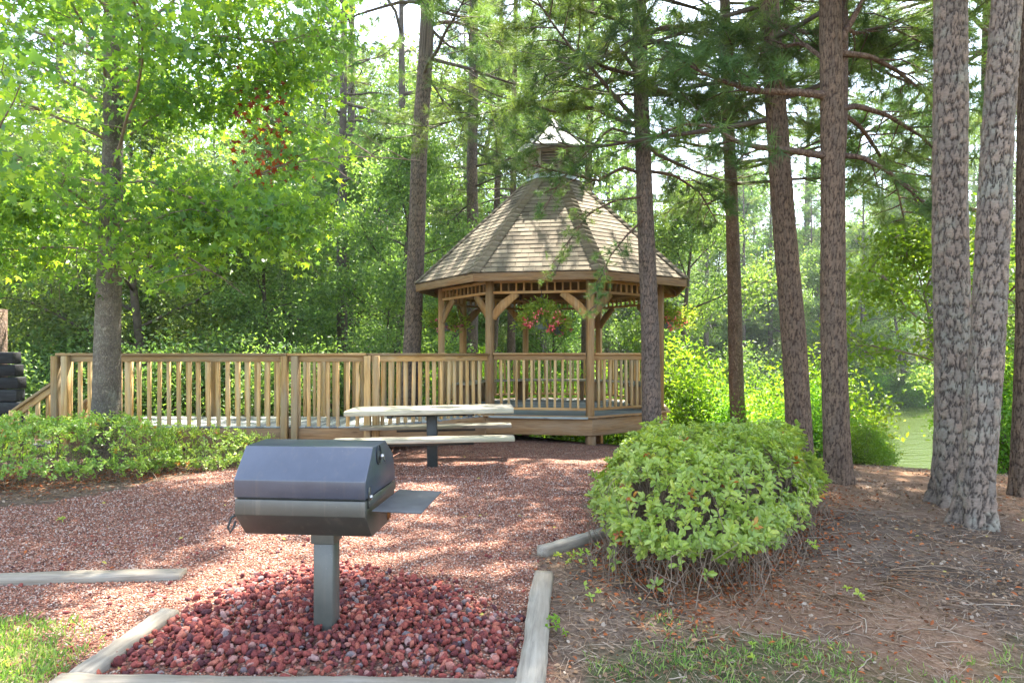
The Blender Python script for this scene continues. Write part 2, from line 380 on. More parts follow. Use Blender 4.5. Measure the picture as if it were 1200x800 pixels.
# ------------------------------------------------------------------ tree builders (return Acc)
def broad_tree(H, r0, zb, cr, nl=14, ns=6, nt_=5, leaves=80, ls=.1, tmpl=DI, blob=.38, droop=0.0, flat=.6):
    tr = Acc(); cr_ = Acc(); tp = polyl((0, 0, -.3), (0, 0, 1), H*.93+.3, 12, wob=.045)
    rr = np.linspace(r0, r0*.15, 12); rr[0] *= 1.3; tr.tube(tp, rr, 10, bump=.05)
    pos = []
    for i in range(nl):
        t = zb/H+(1-zb/H)*(i+.5)/nl; b = along(tp, t); az = i*2.4+R.uniform(-.4, .4)
        u = (i+.5)/nl; L = cr*(math.sin(math.pi*min(1, .25+.72*u))**.7)*R.uniform(.8, 1.15)
        el = .1+.9*u+R.uniform(-.1, .15)
        d = (math.cos(az)*math.cos(el), math.sin(az)*math.cos(el), math.sin(el))
        lp = polyl(b, d, L, 6, droop, .13, .03); r1 = r0*(.4-.25*u); tr.tube(lp, np.linspace(r1, .02, 6), 6)
        for j in range(ns):
            s = .3+.7*(j+.5)/ns; q = along(lp, s); dd = (lp[-1]-lp[0]); dd /= np.linalg.norm(dd)
            d2 = dd+rdir(1)[0]*.9; d2[2] *= flat; sp = polyl(q, d2, L*.42*R.uniform(.7, 1.2), 4, droop, .2)
            tr.tube(sp, np.linspace(r1*.35, .008, 4), 4, cap=False)
            for k in range(nt_):
                pos.append(along(sp, .25+.75*(k+.5)/nt_)+R.normal(size=3)*.15)
    pos = np.array(pos); n = len(pos)*leaves
    c = np.repeat(pos, leaves, 0); off = R.normal(size=(n, 3))*blob*np.array([1, 1, .55]); p = c+off
    tint = np.clip(np.repeat(R.uniform(.15, .85, len(pos)), leaves)+R.normal(size=n)*.18, 0, 1)
    cr_.scatter(*tmpl, p, rdir(n, -.3), rdir(n, .8), ls*R.uniform(.65, 1.2, n), tint)
    return tr, cr_
TUFTS = [T_tuft(36, 1, .036, 1.35, s) for s in (1, 2, 3)]
def pine_limb(acl, acn, lp, r1, tw=8, tl=.7, tuft=.17, nt_=4, dens=1.0, droop=.1):
    acl.tube(lp, np.linspace(r1, .008, len(lp)), 5, cap=False)
    dd = lp[-1]-lp[0]; dd /= np.linalg.norm(dd); side = np.cross(dd, (0, 0, 1.)); side /= np.linalg.norm(side)+1e-6
    pp = []; ax = []
    for j in range(tw):
        s = .22+.78*(j+.6)/tw; q = along(lp, s); sg = 1 if j % 2 else -1
        d = dd*.7+side*sg*R.uniform(.5, 1.1)+np.array([0, 0, R.uniform(-.25, .35)])
        tp = polyl(q, d, tl*R.uniform(.6, 1.2)*(1.15-.5*s), 4, droop, .15, .05); acl.tube(tp, np.linspace(.012, .005, 4), 3, cap=False)
        nn = max(1, int(nt_*dens*R.uniform(.7, 1.4)))
        for k in range(nn):
            u = .45+.6*(k+.7)/nn; b = along(tp, min(u, 1)); pp.append(b+R.normal(size=3)*.05); ax.append(tp[-1]-tp[0]+R.normal(size=3)*.35)
    pp.append(lp[-1]); ax.append(dd)
    pp = np.array(pp); ax = np.array(ax); ch = R.integers(0, 3, len(pp)); t0 = R.uniform(.1, .9)
    for c in range(3):
        s = ch == c; n = s.sum()
        if n: acn.scatter(*TUFTS[c], pp[s], ax[s], rdir(n), tuft*R.uniform(.75, 1.2, n), np.clip(t0+R.normal(size=n)*.25, 0, 1))
def pine_crown(H, zb, cr, nl=40, tw=8, nt_=4, tuft=.17, lean=(0, 0), r0=.06, prof=.8, avoid=None):
    a = Acc(); b = Acc()
    for i in range(nl):
        u = (i+R.uniform(0, 1))/nl; z = zb+(H-zb)*u; az = R.uniform(0, 2*math.pi)
        if avoid: az = rad(avoid[1]+R.uniform(0, 360-(avoid[1]-avoid[0])))
        L = cr*(1-u)**prof*R.uniform(.6, 1.15)+.35; el = -.12+.7*u
        d = (math.cos(az)*math.cos(el), math.sin(az)*math.cos(el), math.sin(el))
        lp = polyl((lean[0]*z, lean[1]*z, z), d, L, 7, .10 if u < .4 else .0, .12, .04)
        pine_limb(a, b, lp, r0*(1-u*.7), int(tw*(.6+.6*L/cr)), .3*L+.25, tuft, nt_)
    return a, b
def cells(u, v, nu, seed):   # u wraps at nu; returns F2-F1 and cell random
    iu = np.floor(u); iv = np.floor(v); f1 = np.full(u.shape, 9.); f2 = f1.copy(); cid = np.zeros(u.shape)
    for du in (-1, 0, 1):
        for dv in (-1, 0, 1):
            cu = iu+du; cv = iv+dv; cw = np.mod(cu, nu); px = cu+.5+.8*(hash2(cw, cv, seed)-.5); py = cv+.5+.8*(hash2(cw, cv, seed+7)-.5)
            d = np.hypot(u-px, v-py); n = d < f1; f2 = np.where(n, f1, np.minimum(f2, d)); cid = np.where(n, hash2(cw, cv, seed+13), cid); f1 = np.where(n, d, f1)
    return f2-f1, cid
def plated_trunk(r0, r1, H, lean, pw, ph, dep, k=120, flare=.35, wob=.015, seed=0):
    a = Acc(); dz = 2*math.pi*r0/k*1.6; z = np.r_[-.4, np.arange(0, 7.6, dz), np.linspace(7.8, H, 14)]
    ph_ = seed*1.7; zz = z.clip(0); cx = lean[0]*z+wob*np.sin(z*1.1+ph_)*np.minimum(1, zz/2); cy = lean[1]*z+wob*np.cos(z*.9+ph_)*np.minimum(1, zz/2)
    r = np.where(zz <= 7, r0+(r1-r0)*zz/7, r1*(1-.8*(zz-7)/(H-7))); ang = np.arange(k)*2*math.pi/k
    fl = 1+flare*np.exp(-zz/.22)[:, None]*(.55+.45*np.sin(ang*5+ph_)[None]); A, Z = np.meshgrid(ang, z)
    nu = max(6, round(2*math.pi*r0/pw)); sx = np.cos(A)*3; sy = np.sin(A)*3
    wx = (fbm(sx*1.7+Z*5, sy*1.7+9, 3)-.5)*.7+(fbm(sx*6, sy*6+Z*30, 8)-.5)*.7; wz = (fbm(sx*6+5, sy*6+Z*9, 6)-.5)*1.0
    e, cid = cells(A/(2*math.pi)*nu+wx, Z/ph+wz, nu, int(seed*10)+5)
    fine = fbm(sx*9+Z*7, sy*9+Z*31, 14, 4); pl = np.clip(e/.26, 0, 1)**.7; h = dep*(pl-1)*(.6+.8*fbm(sx, sy+Z*1.5, 25))+dep*.55*(fine-.5)+dep*.35*(cid-.5)
    rr = r[:, None]*fl*(1+.03*np.sin(A*3+Z*2+ph_))+h
    V = np.stack([cx[:, None]+rr*np.cos(A), cy[:, None]+rr*np.sin(A), Z], -1).reshape(-1, 3); n = len(z); i = np.arange(n-1)[:, None]*k; j = np.arange(k)[None]; j2 = (j+1) % k
    a.add(V, np.stack([i+j, i+j2, i+k+j2, i+k+j], -1).reshape(-1, 4), np.clip(pl, 0, 1).ravel(), np.stack([cid, fine, Z*0], -1).reshape(-1, 3)); return a
def m_plates(name, c1, c2, fiss, lich=None):
    m, nt = newmat(name); o = objco(nt); t = attr(nt, 'tint').outputs['Fac']; g = nd(nt, 'ShaderNodeSeparateXYZ', {0: attr(nt, 'gco').outputs['Vector']}).outputs
    n = noise(nt, vmap(nt, o, (50, 50, 24)), 1, 5, .75); n2 = noise(nt, vmap(nt, o, (30, 30, 85)), 1, 4, .7)
    c = mixc(nt, g[0], c1, c2); c = mixc(nt, ramp(nt, n2, [(.4, (0, 0, 0)), (.65, (.6, .6, .6))]), c, tuple(x*.55 for x in c1)); c = mixc(nt, ramp(nt, n, [(.55, (0, 0, 0)), (.75, (.45, .45, .45))]), c, tuple(min(1, x*1.5) for x in c1))
    if lich is not None: c = mixc(nt, mth(nt, 'MULTIPLY', ramp(nt, noise(nt, o, 3.0, 5, .7), [(.5, (0, 0, 0)), (.68, (1, 1, 1))]), .5), c, lich)
    c = mixc(nt, ramp(nt, t, [(.3, (.95, .95, .95)), (1.0, (0, 0, 0))]), c, fiss)
    finish(nt, c, .88, .15, mth(nt, 'ADD', n, n2), .6, .006); return m
M['plate_big'] = m_plates('plated_bark', (.20, .168, .138), (.30, .222, .165), (.062, .050, .042), (.30, .33, .26))
M['plate_red'] = m_plates('reddish_plated_bark', (.155, .115, .085), (.22, .15, .10), (.05, .033, .024))
M['plate_grey'] = m_plates('grey_plated_bark', (.155, .125, .105), (.23, .165, .125), (.05, .04, .034))
def trunk_mesh(r0, r1, H, lean, k=20, flare=.35, wob=.015, seed=0):
    a = Acc(); z = np.r_[-.4, np.arange(0, 1.2, .08), np.arange(1.2, 8.4, .2), np.linspace(8.6, H, 12)]
    ph = seed*1.7; cx = lean[0]*z+wob*np.sin(z*1.1+ph)*np.minimum(1, z.clip(0)/2)+lean[0]*0; cy = lean[1]*z+wob*np.cos(z*.9+ph)*np.minimum(1, z.clip(0)/2)
    zz = z.clip(0); t = zz/7.0; r = np.where(zz <= 7, r0+(r1-r0)*t, r1*(1-.8*(zz-7)/(H-7)))
    ang = np.arange(k)*2*math.pi/k
    fl = 1+flare*np.exp(-zz/.22)[:, None]*(.55+.45*np.sin(ang*5+ph)[None])
    rr = r[:, None]*fl*(1+.03*np.sin(ang*3+z[:, None]*2+ph)+R.uniform(-.022, .022, (len(z), k)))
    v = np.stack([cx[:, None]+rr*np.cos(ang), cy[:, None]+rr*np.sin(ang), z[:, None]+0*rr], -1).reshape(-1, 3)
    n = len(z); i = np.arange(n-1)[:, None]*k; j = np.arange(k)[None]; j2 = (j+1) % k
    a.add(v, np.stack([i+j, i+j2, i+k+j2, i+k+j], -1).reshape(-1, 4)); return a
# ================================================================== GROUND
def inpoly(x, y, poly):
    c = np.zeros(x.shape, bool); n = len(poly)
    for i in range(n):
        x1, y1 = poly[i]; x2, y2 = poly[(i+1) % n]
        c ^= ((y1 > y) != (y2 > y)) & (x < (x2-x1)*(y-y1)/(y2-y1+1e-12)+x1)
    return c
def pdist(x, y, poly, closed=True):
    d = np.full(np.shape(x), 1e9); n = len(poly)
    for i in range(n if closed else n-1):
        a = np.array(poly[i]); b = np.array(poly[(i+1) % n]); ab = b-a
        t = np.clip(((x-a[0])*ab[0]+(y-a[1])*ab[1])/(ab@ab), 0, 1)
        d = np.minimum(d, np.hypot(x-a[0]-t*ab[0], y-a[1]-t*ab[1]))
    return d
def gp(*pts): return [tuple(G(*p)[:2]) for p in pts]
GRAV = gp((-260, 622), (-60, 604), (70, 588), (160, 570), (300, 541), (330, 522), (700, 511), (742, 520), (700, 566), (690, 622), (636, 648), (628, 800), (88, 800), (-50, 735), (-260, 730))
BED = gp((100, 790), (196, 728), (300, 676), (400, 662), (520, 684), (600, 730), (612, 795))
LAWN1 = gp((-80, 722), (40, 724), (80, 748), (48, 800), (-80, 830), )
sgn = lambda x, y, p: np.where(inpoly(x, y, p), 1, -1)*pdist(x, y, p)
def masks(x, y):
    w = (fbm(x*3.1, y*3.1, 11)-.5)*.5+(fbm(x*14, y*14, 21, 2)-.5)*.16
    g = np.clip(.5+(sgn(x, y, GRAV)+w*.6)/.16, 0, 1)
    lw = np.clip(.5+(sgn(x, y, LAWN1)+w*.9)/.2, 0, 1)
    px = 600+F*x/np.maximum(y, .1)
    near = np.clip((3.22+.25*np.sin(x*2.2)-y+w*1.3+(x-1)*.09)/.35, 0, 1)*(x > .35)
    far = np.clip((y-17+w*3)/3, 0, 1); lft = np.clip((-7.6-x)/1.5, 0, 1)*(y < 8)*0
    lawn = np.maximum(np.maximum(lw, near*.8), far)
    st = np.clip((fbm(x*.9, y*.9, 31)-.35)*3.2, 0, 1)*(x > 1.0)+np.clip((x-3.9+w)/.8, 0, 1)*.8*(y < 13)
    return g*(1-far), np.clip(lawn, 0, 1), np.clip(st, 0, 1)
def graded(a, b, c, d, step, growth=1.16):
    v = list(np.arange(b, c, step)); s = step
    x = v[-1]
    while x < d: s *= growth; x += s; v.append(x)
    s = step; x = v[0]; pre = []
    while x > a: s *= growth; x -= s; pre.append(x)
    return np.array(pre[::-1]+v)
gx = graded(-420, -9, 8, 420, .07); gy = graded(-60, 2.0, 13, 520, .07)
X, Y = np.meshgrid(gx, gy); Z = gh(X, Y)
gm, lm, stm = masks(X, Y)
bedm = np.clip((sgn(X, Y, BED)+.05)/.35, 0, 1); Z = Z+bedm*.018
Z = Z+(fbm(X*7, Y*7, 5)-.5)*.03*(np.hypot(X, Y-6) < 14)+(fbm(X*1.4, Y*1.4, 6)-.5)*.06*(X > .6)*(Y < 14)*np.clip(X-.6, 0, 1)
nx, ny = len(gx), len(gy)
ga = Acc(); ii = np.arange(ny-1)[:, None]*nx; jj = np.arange(nx-1)[None]
ga.add(np.stack([X, Y, Z], -1).reshape(-1, 3), np.stack([ii+jj, ii+jj+1, ii+jj+1+nx, ii+jj+nx], -1).reshape(-1, 4))
go = obj('ground', ga, ground_mat(), smooth=True); tag(go, kind='structure')
for nm, arr in (('gravel', gm), ('lawn', lm), ('straw', stm)):
    a = go.data.attributes.new(nm, 'FLOAT', 'POINT'); a.data.foreach_set('value', arr.astype(np.float32).ravel())
wa = Acc(); wa.add([(-10, 8, WATER), (60, 8, WATER), (60, 60, WATER), (-10, 60, WATER)], np.array([[0, 1, 2, 3]]))
tag(obj('water', wa, water_mat()), kind='structure')
def gzl(x, y):    # ground height incl. local bumps (approx.)
    return gh(x, y)+np.clip((sgn(x, y, BED)+.05)/.35, 0, 1)*.018+(fbm(x*7, y*7, 5)-.5)*.03+(fbm(x*1.4, y*1.4, 6)-.5)*.06*(x > .6)*np.clip(x-.6, 0, 1)
def sample(n, x0, x1, y0, y1, near=True):
    x = R.uniform(x0, x1, n); u = R.uniform(0, 1, n); y = y0*(y1/y0)**u if near else y0+(y1-y0)*u
    return x, y
def view(x, y, m=60): px = 600+F*x/y; return (px > -m) & (px < 1200+m)
# stones
def ico(sub):
    t = (1+5**.5)/2; v = np.array([[-1, t, 0], [1, t, 0], [-1, -t, 0], [1, -t, 0], [0, -1, t], [0, 1, t], [0, -1, -t], [0, 1, -t], [t, 0, -1], [t, 0, 1], [-t, 0, -1], [-t, 0, 1]])
    f = [[0, 11, 5], [0, 5, 1], [0, 1, 7], [0, 7, 10], [0, 10, 11], [1, 5, 9], [5, 11, 4], [11, 10, 2], [10, 7, 6], [7, 1, 8], [3, 9, 4], [3, 4, 2], [3, 2, 6], [3, 6, 8], [3, 8, 9], [4, 9, 5], [2, 4, 11], [6, 2, 10], [8, 6, 7], [9, 8, 1]]
    v = [x/np.linalg.norm(x) for x in v]
    for _ in range(sub):
        c = {}; nf = []
        def mid(a, b):
            k = (min(a, b), max(a, b))
            if k not in c: m = v[a]+v[b]; v.append(m/np.linalg.norm(m)); c[k] = len(v)-1
            return c[k]
        for a, b, d in f:
            p, q, r = mid(a, b), mid(b, d), mid(d, a); nf += [[a, p, r], [b, q, p], [d, r, q], [p, q, r]]
        f = nf
    return np.array(v), np.array(f)
def rock(sub, seed, ax=(1, .8, .6), cuts=11):
    r = np.random.default_rng(seed); v, f = ico(sub)
    for _ in range(cuts):
        n = r.normal(size=3); n /= np.linalg.norm(n); d = v@n; k = r.uniform(.5, .8); o = d > k; v = v-np.where(o, (d-k)*.9, 0)[:, None]*n
    return v*np.array(ax)*(1+r.uniform(-.05, .05, (len(v), 1))), [f]
oct_v = np.array([[1, 0, 0], [-1, 0, 0], [0, .8, 0], [0, -.8, 0], [0, 0, .6], [0, 0, -.6]]); oct_f = [np.array([[0, 2, 4], [2, 1, 4], [1, 3, 4], [3, 0, 4], [2, 0, 5], [1, 2, 5], [3, 1, 5], [0, 3, 5]])]
pa = Acc(); x, y = sample(230000, -6.5, 2.2, 2.4, 8.5); g, l, s = masks(x, y); k = view(x, y) & (g > R.uniform(.3, 1, len(x))) & (sgn(x, y, BED) < .03) & (R.uniform(0, 1, len(x)) > l)
x, y = x[k], y[k]; n = len(x); sz = R.uniform(.0035, .009, n)*(1+.12*(y-2.4)/1)
pa.scatter(oct_v, oct_f, np.stack([x, y, gzl(x, y)+sz*.25], -1), rdir(n), rdir(n), sz, R.uniform(0, 1, n)**1.1)
tag(obj('pea_gravel', pa, M['pea']), 'fine reddish brown gravel spread over the picnic clearing', 'gravel', kind='stuff')
la = Acc(); RK = [rock(1, s) for s in range(6)]
x, y = sample(11000, -2.4, .2, 2.7, 4.5, False); d = sgn(x, y, BED); k = (d > -.02+R.normal(size=len(x))*.05) & (R.uniform(0, 1, len(x)) < .4+.6*np.clip(d/.4, 0, 1)); x, y = x[k], y[k]
n = len(x); sz = R.uniform(.009, .027, n)*R.choice([1, 1, 1.3], n); ch = R.integers(0, 6, n); zz = gzl(x, y)+R.uniform(.0, .022, n)*np.clip(sgn(x, y, BED)/.3, 0.2, 1)
tl = R.uniform(0, 1, n)*.95; ti = np.where(R.uniform(0, 1, n) < .06, 1, tl)
for c in range(6):
    s = ch == c; la.scatter(*RK[c], np.stack([x, y, zz+sz*.3], -1)[s], rdir(s.sum()), rdir(s.sum()), sz[s], ti[s])
# stray stones
x, y = sample(260, -3.4, .4, 2.7, 5.2, False); k = sgn(x, y, GRAV) > .02; x, y = x[k], y[k]; n = len(x)
la.scatter(*RK[0], np.stack([x, y, gzl(x, y)+.006], -1), rdir(n), rdir(n), R.uniform(.01, .022, n), R.uniform(0, .9, n))
tag(obj('lava_rocks', la, M['lava']), 'dark red lava rocks piled around the grill post', 'lava rocks', kind='stuff')
# litter, straw, grass
DG = gp((690, 560), (640, 650), (640, 800))
def rightside(x, y): g, l, s = masks(x, y); return view(x, y) & (g < .35)
sa = Acc(); x, y = sample(110000, -7, 8, 2.5, 10); k = rightside(x, y) & (y < 9.5); x, y = x[k], y[k]; n = len(x)
az = R.uniform(0, 6.28, n); ax = np.stack([np.cos(az), np.sin(az), R.normal(size=n)*.15], -1)
nv = np.array([[-.5, -.5, 0], [.5, -.5, 0], [.5, .5, 0], [-.5, .5, 0]])*np.array([1, .022, 1]); nf = [np.array([[0, 1, 2, 3]])]
sa.scatter(nv, nf, np.stack([x, y, gzl(x, y)+R.uniform(.002, .014, n)], -1), ax, rdir(n, 3), R.uniform(.03, .10, n)*(1+.08*y), R.uniform(0, 1, n))
for _ in range(420):
    x, y = sample(1, .6, 5.5, 2.7, 6.5)
    if rightside(x, y)[0]:
        a = R.uniform(0, 6.28); L = R.uniform(.08, .35); p = polyl((x[0], y[0], float(gzl(x, y)[0])+.008), (math.cos(a), math.sin(a), 0), L, 5, 0, .25); p[:, 2] = gzl(p[:, 0], p[:, 1])+R.uniform(.004, .02); sa.tube(p, R.uniform(.0015, .004), 4, R.uniform(.3, 1), cap=False)
cv = np.array([[-.5, -.3, 0], [.1, -.45, .06], [.5, .05, 0], [.2, .4, .05], [-.4, .3, .02]]); cf = [np.array([[0, 1, 2, 3, 4]])]
x, y = sample(60000, -7, 8, 2.5, 9.5); k = rightside(x, y) & (fbm(x*1.5, y*1.5, 91) > R.uniform(.2, .75, len(x))); x, y = x[k], y[k]; n = len(x)
sa.scatter(cv, cf, np.stack([x, y, gzl(x, y)+R.uniform(.003, .012, n)], -1), rdir(n)*[1, 1, .25], rdir(n, 1.6), R.uniform(.006, .026, n)*(1+.05*y), np.clip(R.normal(.35, .35, n), 0, 1))
for q in range(40):
    az = R.uniform(3.5, 5.7); cx_, cy_ = 1.75+1.0*math.cos(az), 5.0+1.15*math.sin(az); L = R.uniform(.25, .6); p = polyl((cx_, cy_, 0), (math.cos(az)+R.normal()*.5, math.sin(az)+R.normal()*.5, 0), L, 7, 0, .22); p[:, 2] = gzl(p[:, 0], p[:, 1])+.01+.05*np.sin(np.linspace(0, 3, 7))*R.uniform(0, 1); sa.tube(p, np.linspace(.004, .0015, 7), 4, R.uniform(.15, .7), cap=False)
tag(obj('pine_straw', sa, M['straw']), 'pine needles and small twigs covering the bare soil', 'pine straw', kind='stuff')

HEDGE_R = [tuple(G(u_, v_, .25)[:2]) for u_, v_ in ((712, 585), (734, 634), (800, 655), (868, 640), (938, 590))]+[(2.62, 5.75), (3.05, 6.6), (2.75, 7.2), (1.45, 7.1), (1.08, 6.2), (.74, 5.1)]
HEDGE_L = [(-8.6, 6.3), (-6.4, 6.5), (-5.2, 6.85), (-4.35, 7.35), (-4.15, 8.0), (-4.7, 8.3), (-6.0, 8.05), (-8.8, 7.9)]
HEDGE_L2 = [(-4.35, 7.75), (-3.3, 8.15), (-2.95, 8.5), (-3.2, 8.8), (-4.3, 8.75), (-4.7, 8.3)]
lt = Acc(); x, y = sample(130000, -7, 7, 2.6, 9); dh = np.minimum(pdist(x, y, HEDGE_R), np.minimum(pdist(x, y, HEDGE_L), pdist(x, y, HEDGE_L2)))
inn = inpoly(x, y, HEDGE_R) | inpoly(x, y, HEDGE_L); g, l, s = masks(x, y)
pr = np.exp(-np.where(inn, 0, dh)/.24)*.75*(g < .6)+.016*(g < .4)+.002
k = view(x, y) & (R.uniform(0, 1, len(x)) < pr); x, y = x[k], y[k]; n = len(x)
lt.scatter(*OV, np.stack([x, y, gzl(x, y)+R.uniform(.006, .02, n)], -1), rdir(n)*np.array([1, 1, .3]), rdir(n, 2), R.uniform(.018, .042, n), np.clip(R.normal(.42, .2, n), 0, .86))
x, y = sample(900, -7, 5, 2.7, 9); k = view(x, y) & (R.uniform(0, 1, len(x)) < .12); x, y = x[k], y[k]; n = len(x)
lt.scatter(*OV, np.stack([x, y, gzl(x, y)+.014], -1), rdir(n)*np.array([1, 1, .3]), rdir(n, 2), R.uniform(.02, .045, n), R.uniform(.88, 1, n))
tag(obj('fallen_leaves', lt, M['litter']), 'orange and brown fallen leaves under the azaleas', 'fallen leaves', kind='stuff')
gr = Acc(); bl = np.array([[0, -.5, 0], [0, .5, 0], [.6, .3, .12], [1, 0, .45]])*np.array([1, .07, 1]); bf = [np.array([[0, 1, 2]]), ]
bf = [np.array([[0, 1, 2], [0, 2, 3]])]
x, y = sample(90000, -3.2, 5, 2.3, 4.2, False); g, l, s = masks(x, y); tuf = fbm(x*6, y*6, 77)
k = view(x, y) & (R.uniform(0, 1, len(x)) < l*np.where(x < 0, 1.0, np.clip((tuf-.42)*5, 0.01, 1)*.8)); x, y = x[k], y[k]; n = len(x)
ax = rdir(n)*np.array([.75, .75, 0])+np.array([0, 0, 1]); 
gr.scatter(bl, bf, np.stack([x, y, gzl(x, y)-.003], -1), ax, rdir(n), R.uniform(.02, .06, n)*np.where(x < 0, 1, .85), R.uniform(0, 1, n))
tag(obj('grass', gr, M['grass']), 'patchy green grass at the front edge of the clearing', 'grass', kind='stuff')

# ================================================================== LANDSCAPE TIMBERS
def timber(a, b, w, h, z0, label, name='landscape_timber'):
    a = np.array([a[0], a[1], z0]); b = np.array([b[0], b[1], z0]); m = (a+b)/2; L = np.linalg.norm(b-a); n = 26
    t = Acc(); prof = np.array([(-.5, -.5), (-.5, .3), (-.42, .48), (.42, .5), (.5, .34), (.5, -.5)]); k = len(prof)
    xs = np.linspace(-L/2, L/2, n); V = []
    for i, xx in enumerate(xs):
        wv = 1+R.uniform(-.05, .05); V.append(np.stack([np.full(k, xx+(R.uniform(-.012, .012) if i in (0, n-1) else 0)), prof[:, 0]*w*wv+.006*math.sin(xx*5), prof[:, 1]*h+R.uniform(-.004, .004, k)], -1))
    V = np.concatenate(V); i = np.arange(n-1)[:, None]*k; j = np.arange(k)[None]; j2 = (j+1) % k
    t.add(V, [np.stack([i+j, i+k+j, i+k+j2, i+j2], -1).reshape(-1, 4), np.arange(k)[None], (np.arange(k)+(n-1)*k)[::-1][None]], R.uniform(.4, .9), V+R.uniform(-9, 9))
    o = obj(name, t, M['timber'], loc=m); o.rotation_euler = (0, 0, math.atan2(b[1]-a[1], b[0]-a[0]))
    return tag(o, label, 'timber', 'landscape timbers edging the gravel')
timber(G(60, 799, .05), G(606, 804, .05), .13, .12, .0, 'weathered grey timber along the front edge of the lava rock bed')
timber(G(619, 806, .05), G(637, 672, .04), .125, .12, .0, 'pale cracked timber running up the right side of the lava rock bed')
timber(G(634, 646, .03), G(722, 618, .05), .10, .11, .01, 'short grey timber half hidden by the right azalea hedge')
timber(G(-150, 681, .03), G(214, 676, .0), .12, .10, -.005, 'grey timber lying flat across the gravel at the left side')
timber(G(92, 790, .03), G(200, 722, .0), .11, .11, -.01, 'diagonal timber between lawn patch and lava rocks')

# ================================================================== GRILL
gpos = G(381, 738); gyaw = rad(-7)
gt = root('pedestal_grill', gpos, 'dark green metal park grill with closed hood on a square post among lava rocks', 'grill', rz=0)
D0 = 3.37
def prism(acc, prof, x0, x1, th=.004, M_=None, tint=.5, ends=True, close=True):
    prof = np.array(prof); k = len(prof); V = np.concatenate([np.c_[np.full(k, x0), prof], np.c_[np.full(k, x1), prof]])
    j = np.arange(k if close else k-1); j2 = (j+1) % k; fs = [np.stack([j, j+k, j2+k, j2], -1)]
    if ends: fs += [np.arange(k)[None], (np.arange(k)+k)[::-1][None]]
    if M_ is not None: V = V@M_.T
    acc.add(V, fs, tint); return acc
# local frame: x to the right, y away, origin at front-centre of the body; rotated by yaw
fl = P(275, 585, 3.15); frr = P(428, 587, 3.09)
cen = (fl+frr)/2; vx = frr-fl; W = np.linalg.norm(vx[:2]); gy_ = math.atan2(vx[1], vx[0])
body = bpy.data.objects  # noqa
def gchild(name, acc, mat, smooth=False, parent=None):
    o = obj(name, acc, mat, parent or gt, smooth=smooth)
    if parent is None: o.location = (cen[0]-gpos[0], cen[1]-gpos[1], -gpos[2]); o.rotation_euler = (0, 0, gy_)
    return o
def bev(o, w=.004, s=2):
    m = o.modifiers.new('bevel', 'BEVEL'); m.width = w; m.segments = s; m.limit_method = 'ANGLE'; m.angle_limit = rad(20); m.harden_normals = False; return o
hw = W/2
a = Acc(); prism(a, [(.105, .54), (.0, .662), (.0, .738), (.505, .738), (.515, .66), (.41, .54)], -hw, hw); bev(gchild('firebox', a, M['grill']), .003)
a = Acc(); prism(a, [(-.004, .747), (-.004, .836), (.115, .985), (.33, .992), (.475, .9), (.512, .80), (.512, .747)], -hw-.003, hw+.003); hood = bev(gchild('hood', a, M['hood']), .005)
a = Acc(); a.box((0, .25, .7425), (hw-.006, .24, .004), tint=.2); gchild('seam_gap', a, M['steel'])
a = Acc(); a.box((hw+.012+.12, .26, .700), (.122, .245, .003), tint=.5); sh = bev(gchild('side_shelf', a, M['shelf']), .002); sh.rotation_euler = (0, rad(1.5), gy_)
a = Acc(); a.box((hw+.006, .27, .722), (.003, .235, .024)); gchild('shelf_bracket', a, M['grill'])
a = Acc(); a.box((hw+.007, .045, .765), (.003, .014, .034)); hg_ = gchild('hinge', a, M['grill'])
a = Acc(); a.tube([(hw+.006, .045, .752), (hw+.022, .045, .752)], .011, 10); gchild('hinge_bolt', a, M['chrome'])
# damper disc on the hood's right end
a = Acc(); th = np.linspace(0, 2*math.pi, 21); a.tube(np.stack([np.full(21, hw+.007), .20+.032*np.cos(th), .935+.048*np.sin(th)], -1), .004, 6); a.tube([(hw+.004, .20, .925), (hw+.009, .20, .925)], .03, 14)
gchild('damper', a, M['steel'])
a = Acc(); a.tube([(hw+.008, .215, .925), (hw+.028, .215, .925)], .012, 10); a.beam((hw+.02, .215, .925), (hw+.024, .26, .888), .008, .004); gchild('damper_knob', a, M['chrome'])
# handle loop at left end
a = Acc(); a.tube([(-hw-.003, .02, .655), (-hw-.022, .01, .645), (-hw-.034, .0, .60), (-hw-.022, .0, .572), (-hw-.010, .01, .60), (-hw-.006, .02, .625)], .006, 6, cap=True); gchild('handle', a, M['steel'])
a = Acc(); a.box((hw+.0015, .40, .60), (.0012, .03, .045)); gchild('rust_patch', a, M['rust']).rotation_euler = (0, 0, gy_)
a = Acc(); a.box((.04, .25, .505), (.062, .062, .036)); a.box((.04, .25, .534), (.10, .10, .005)); bev(gchild('post_bracket', a, M['gpost']), .003)
pc = np.array([cen[0]-gpos[0], cen[1]-gpos[1]])+np.array([[math.cos(gy_), -math.sin(gy_)], [math.sin(gy_), math.cos(gy_)]])@np.array([.04, .25])
a = Acc(); a.box((pc[0], pc[1], .17), (.052, .052, .32), Matrix.Rotation(gy_, 3, 'Z'), .006); gchild_post = obj('post', a, M['gpost'], gt)

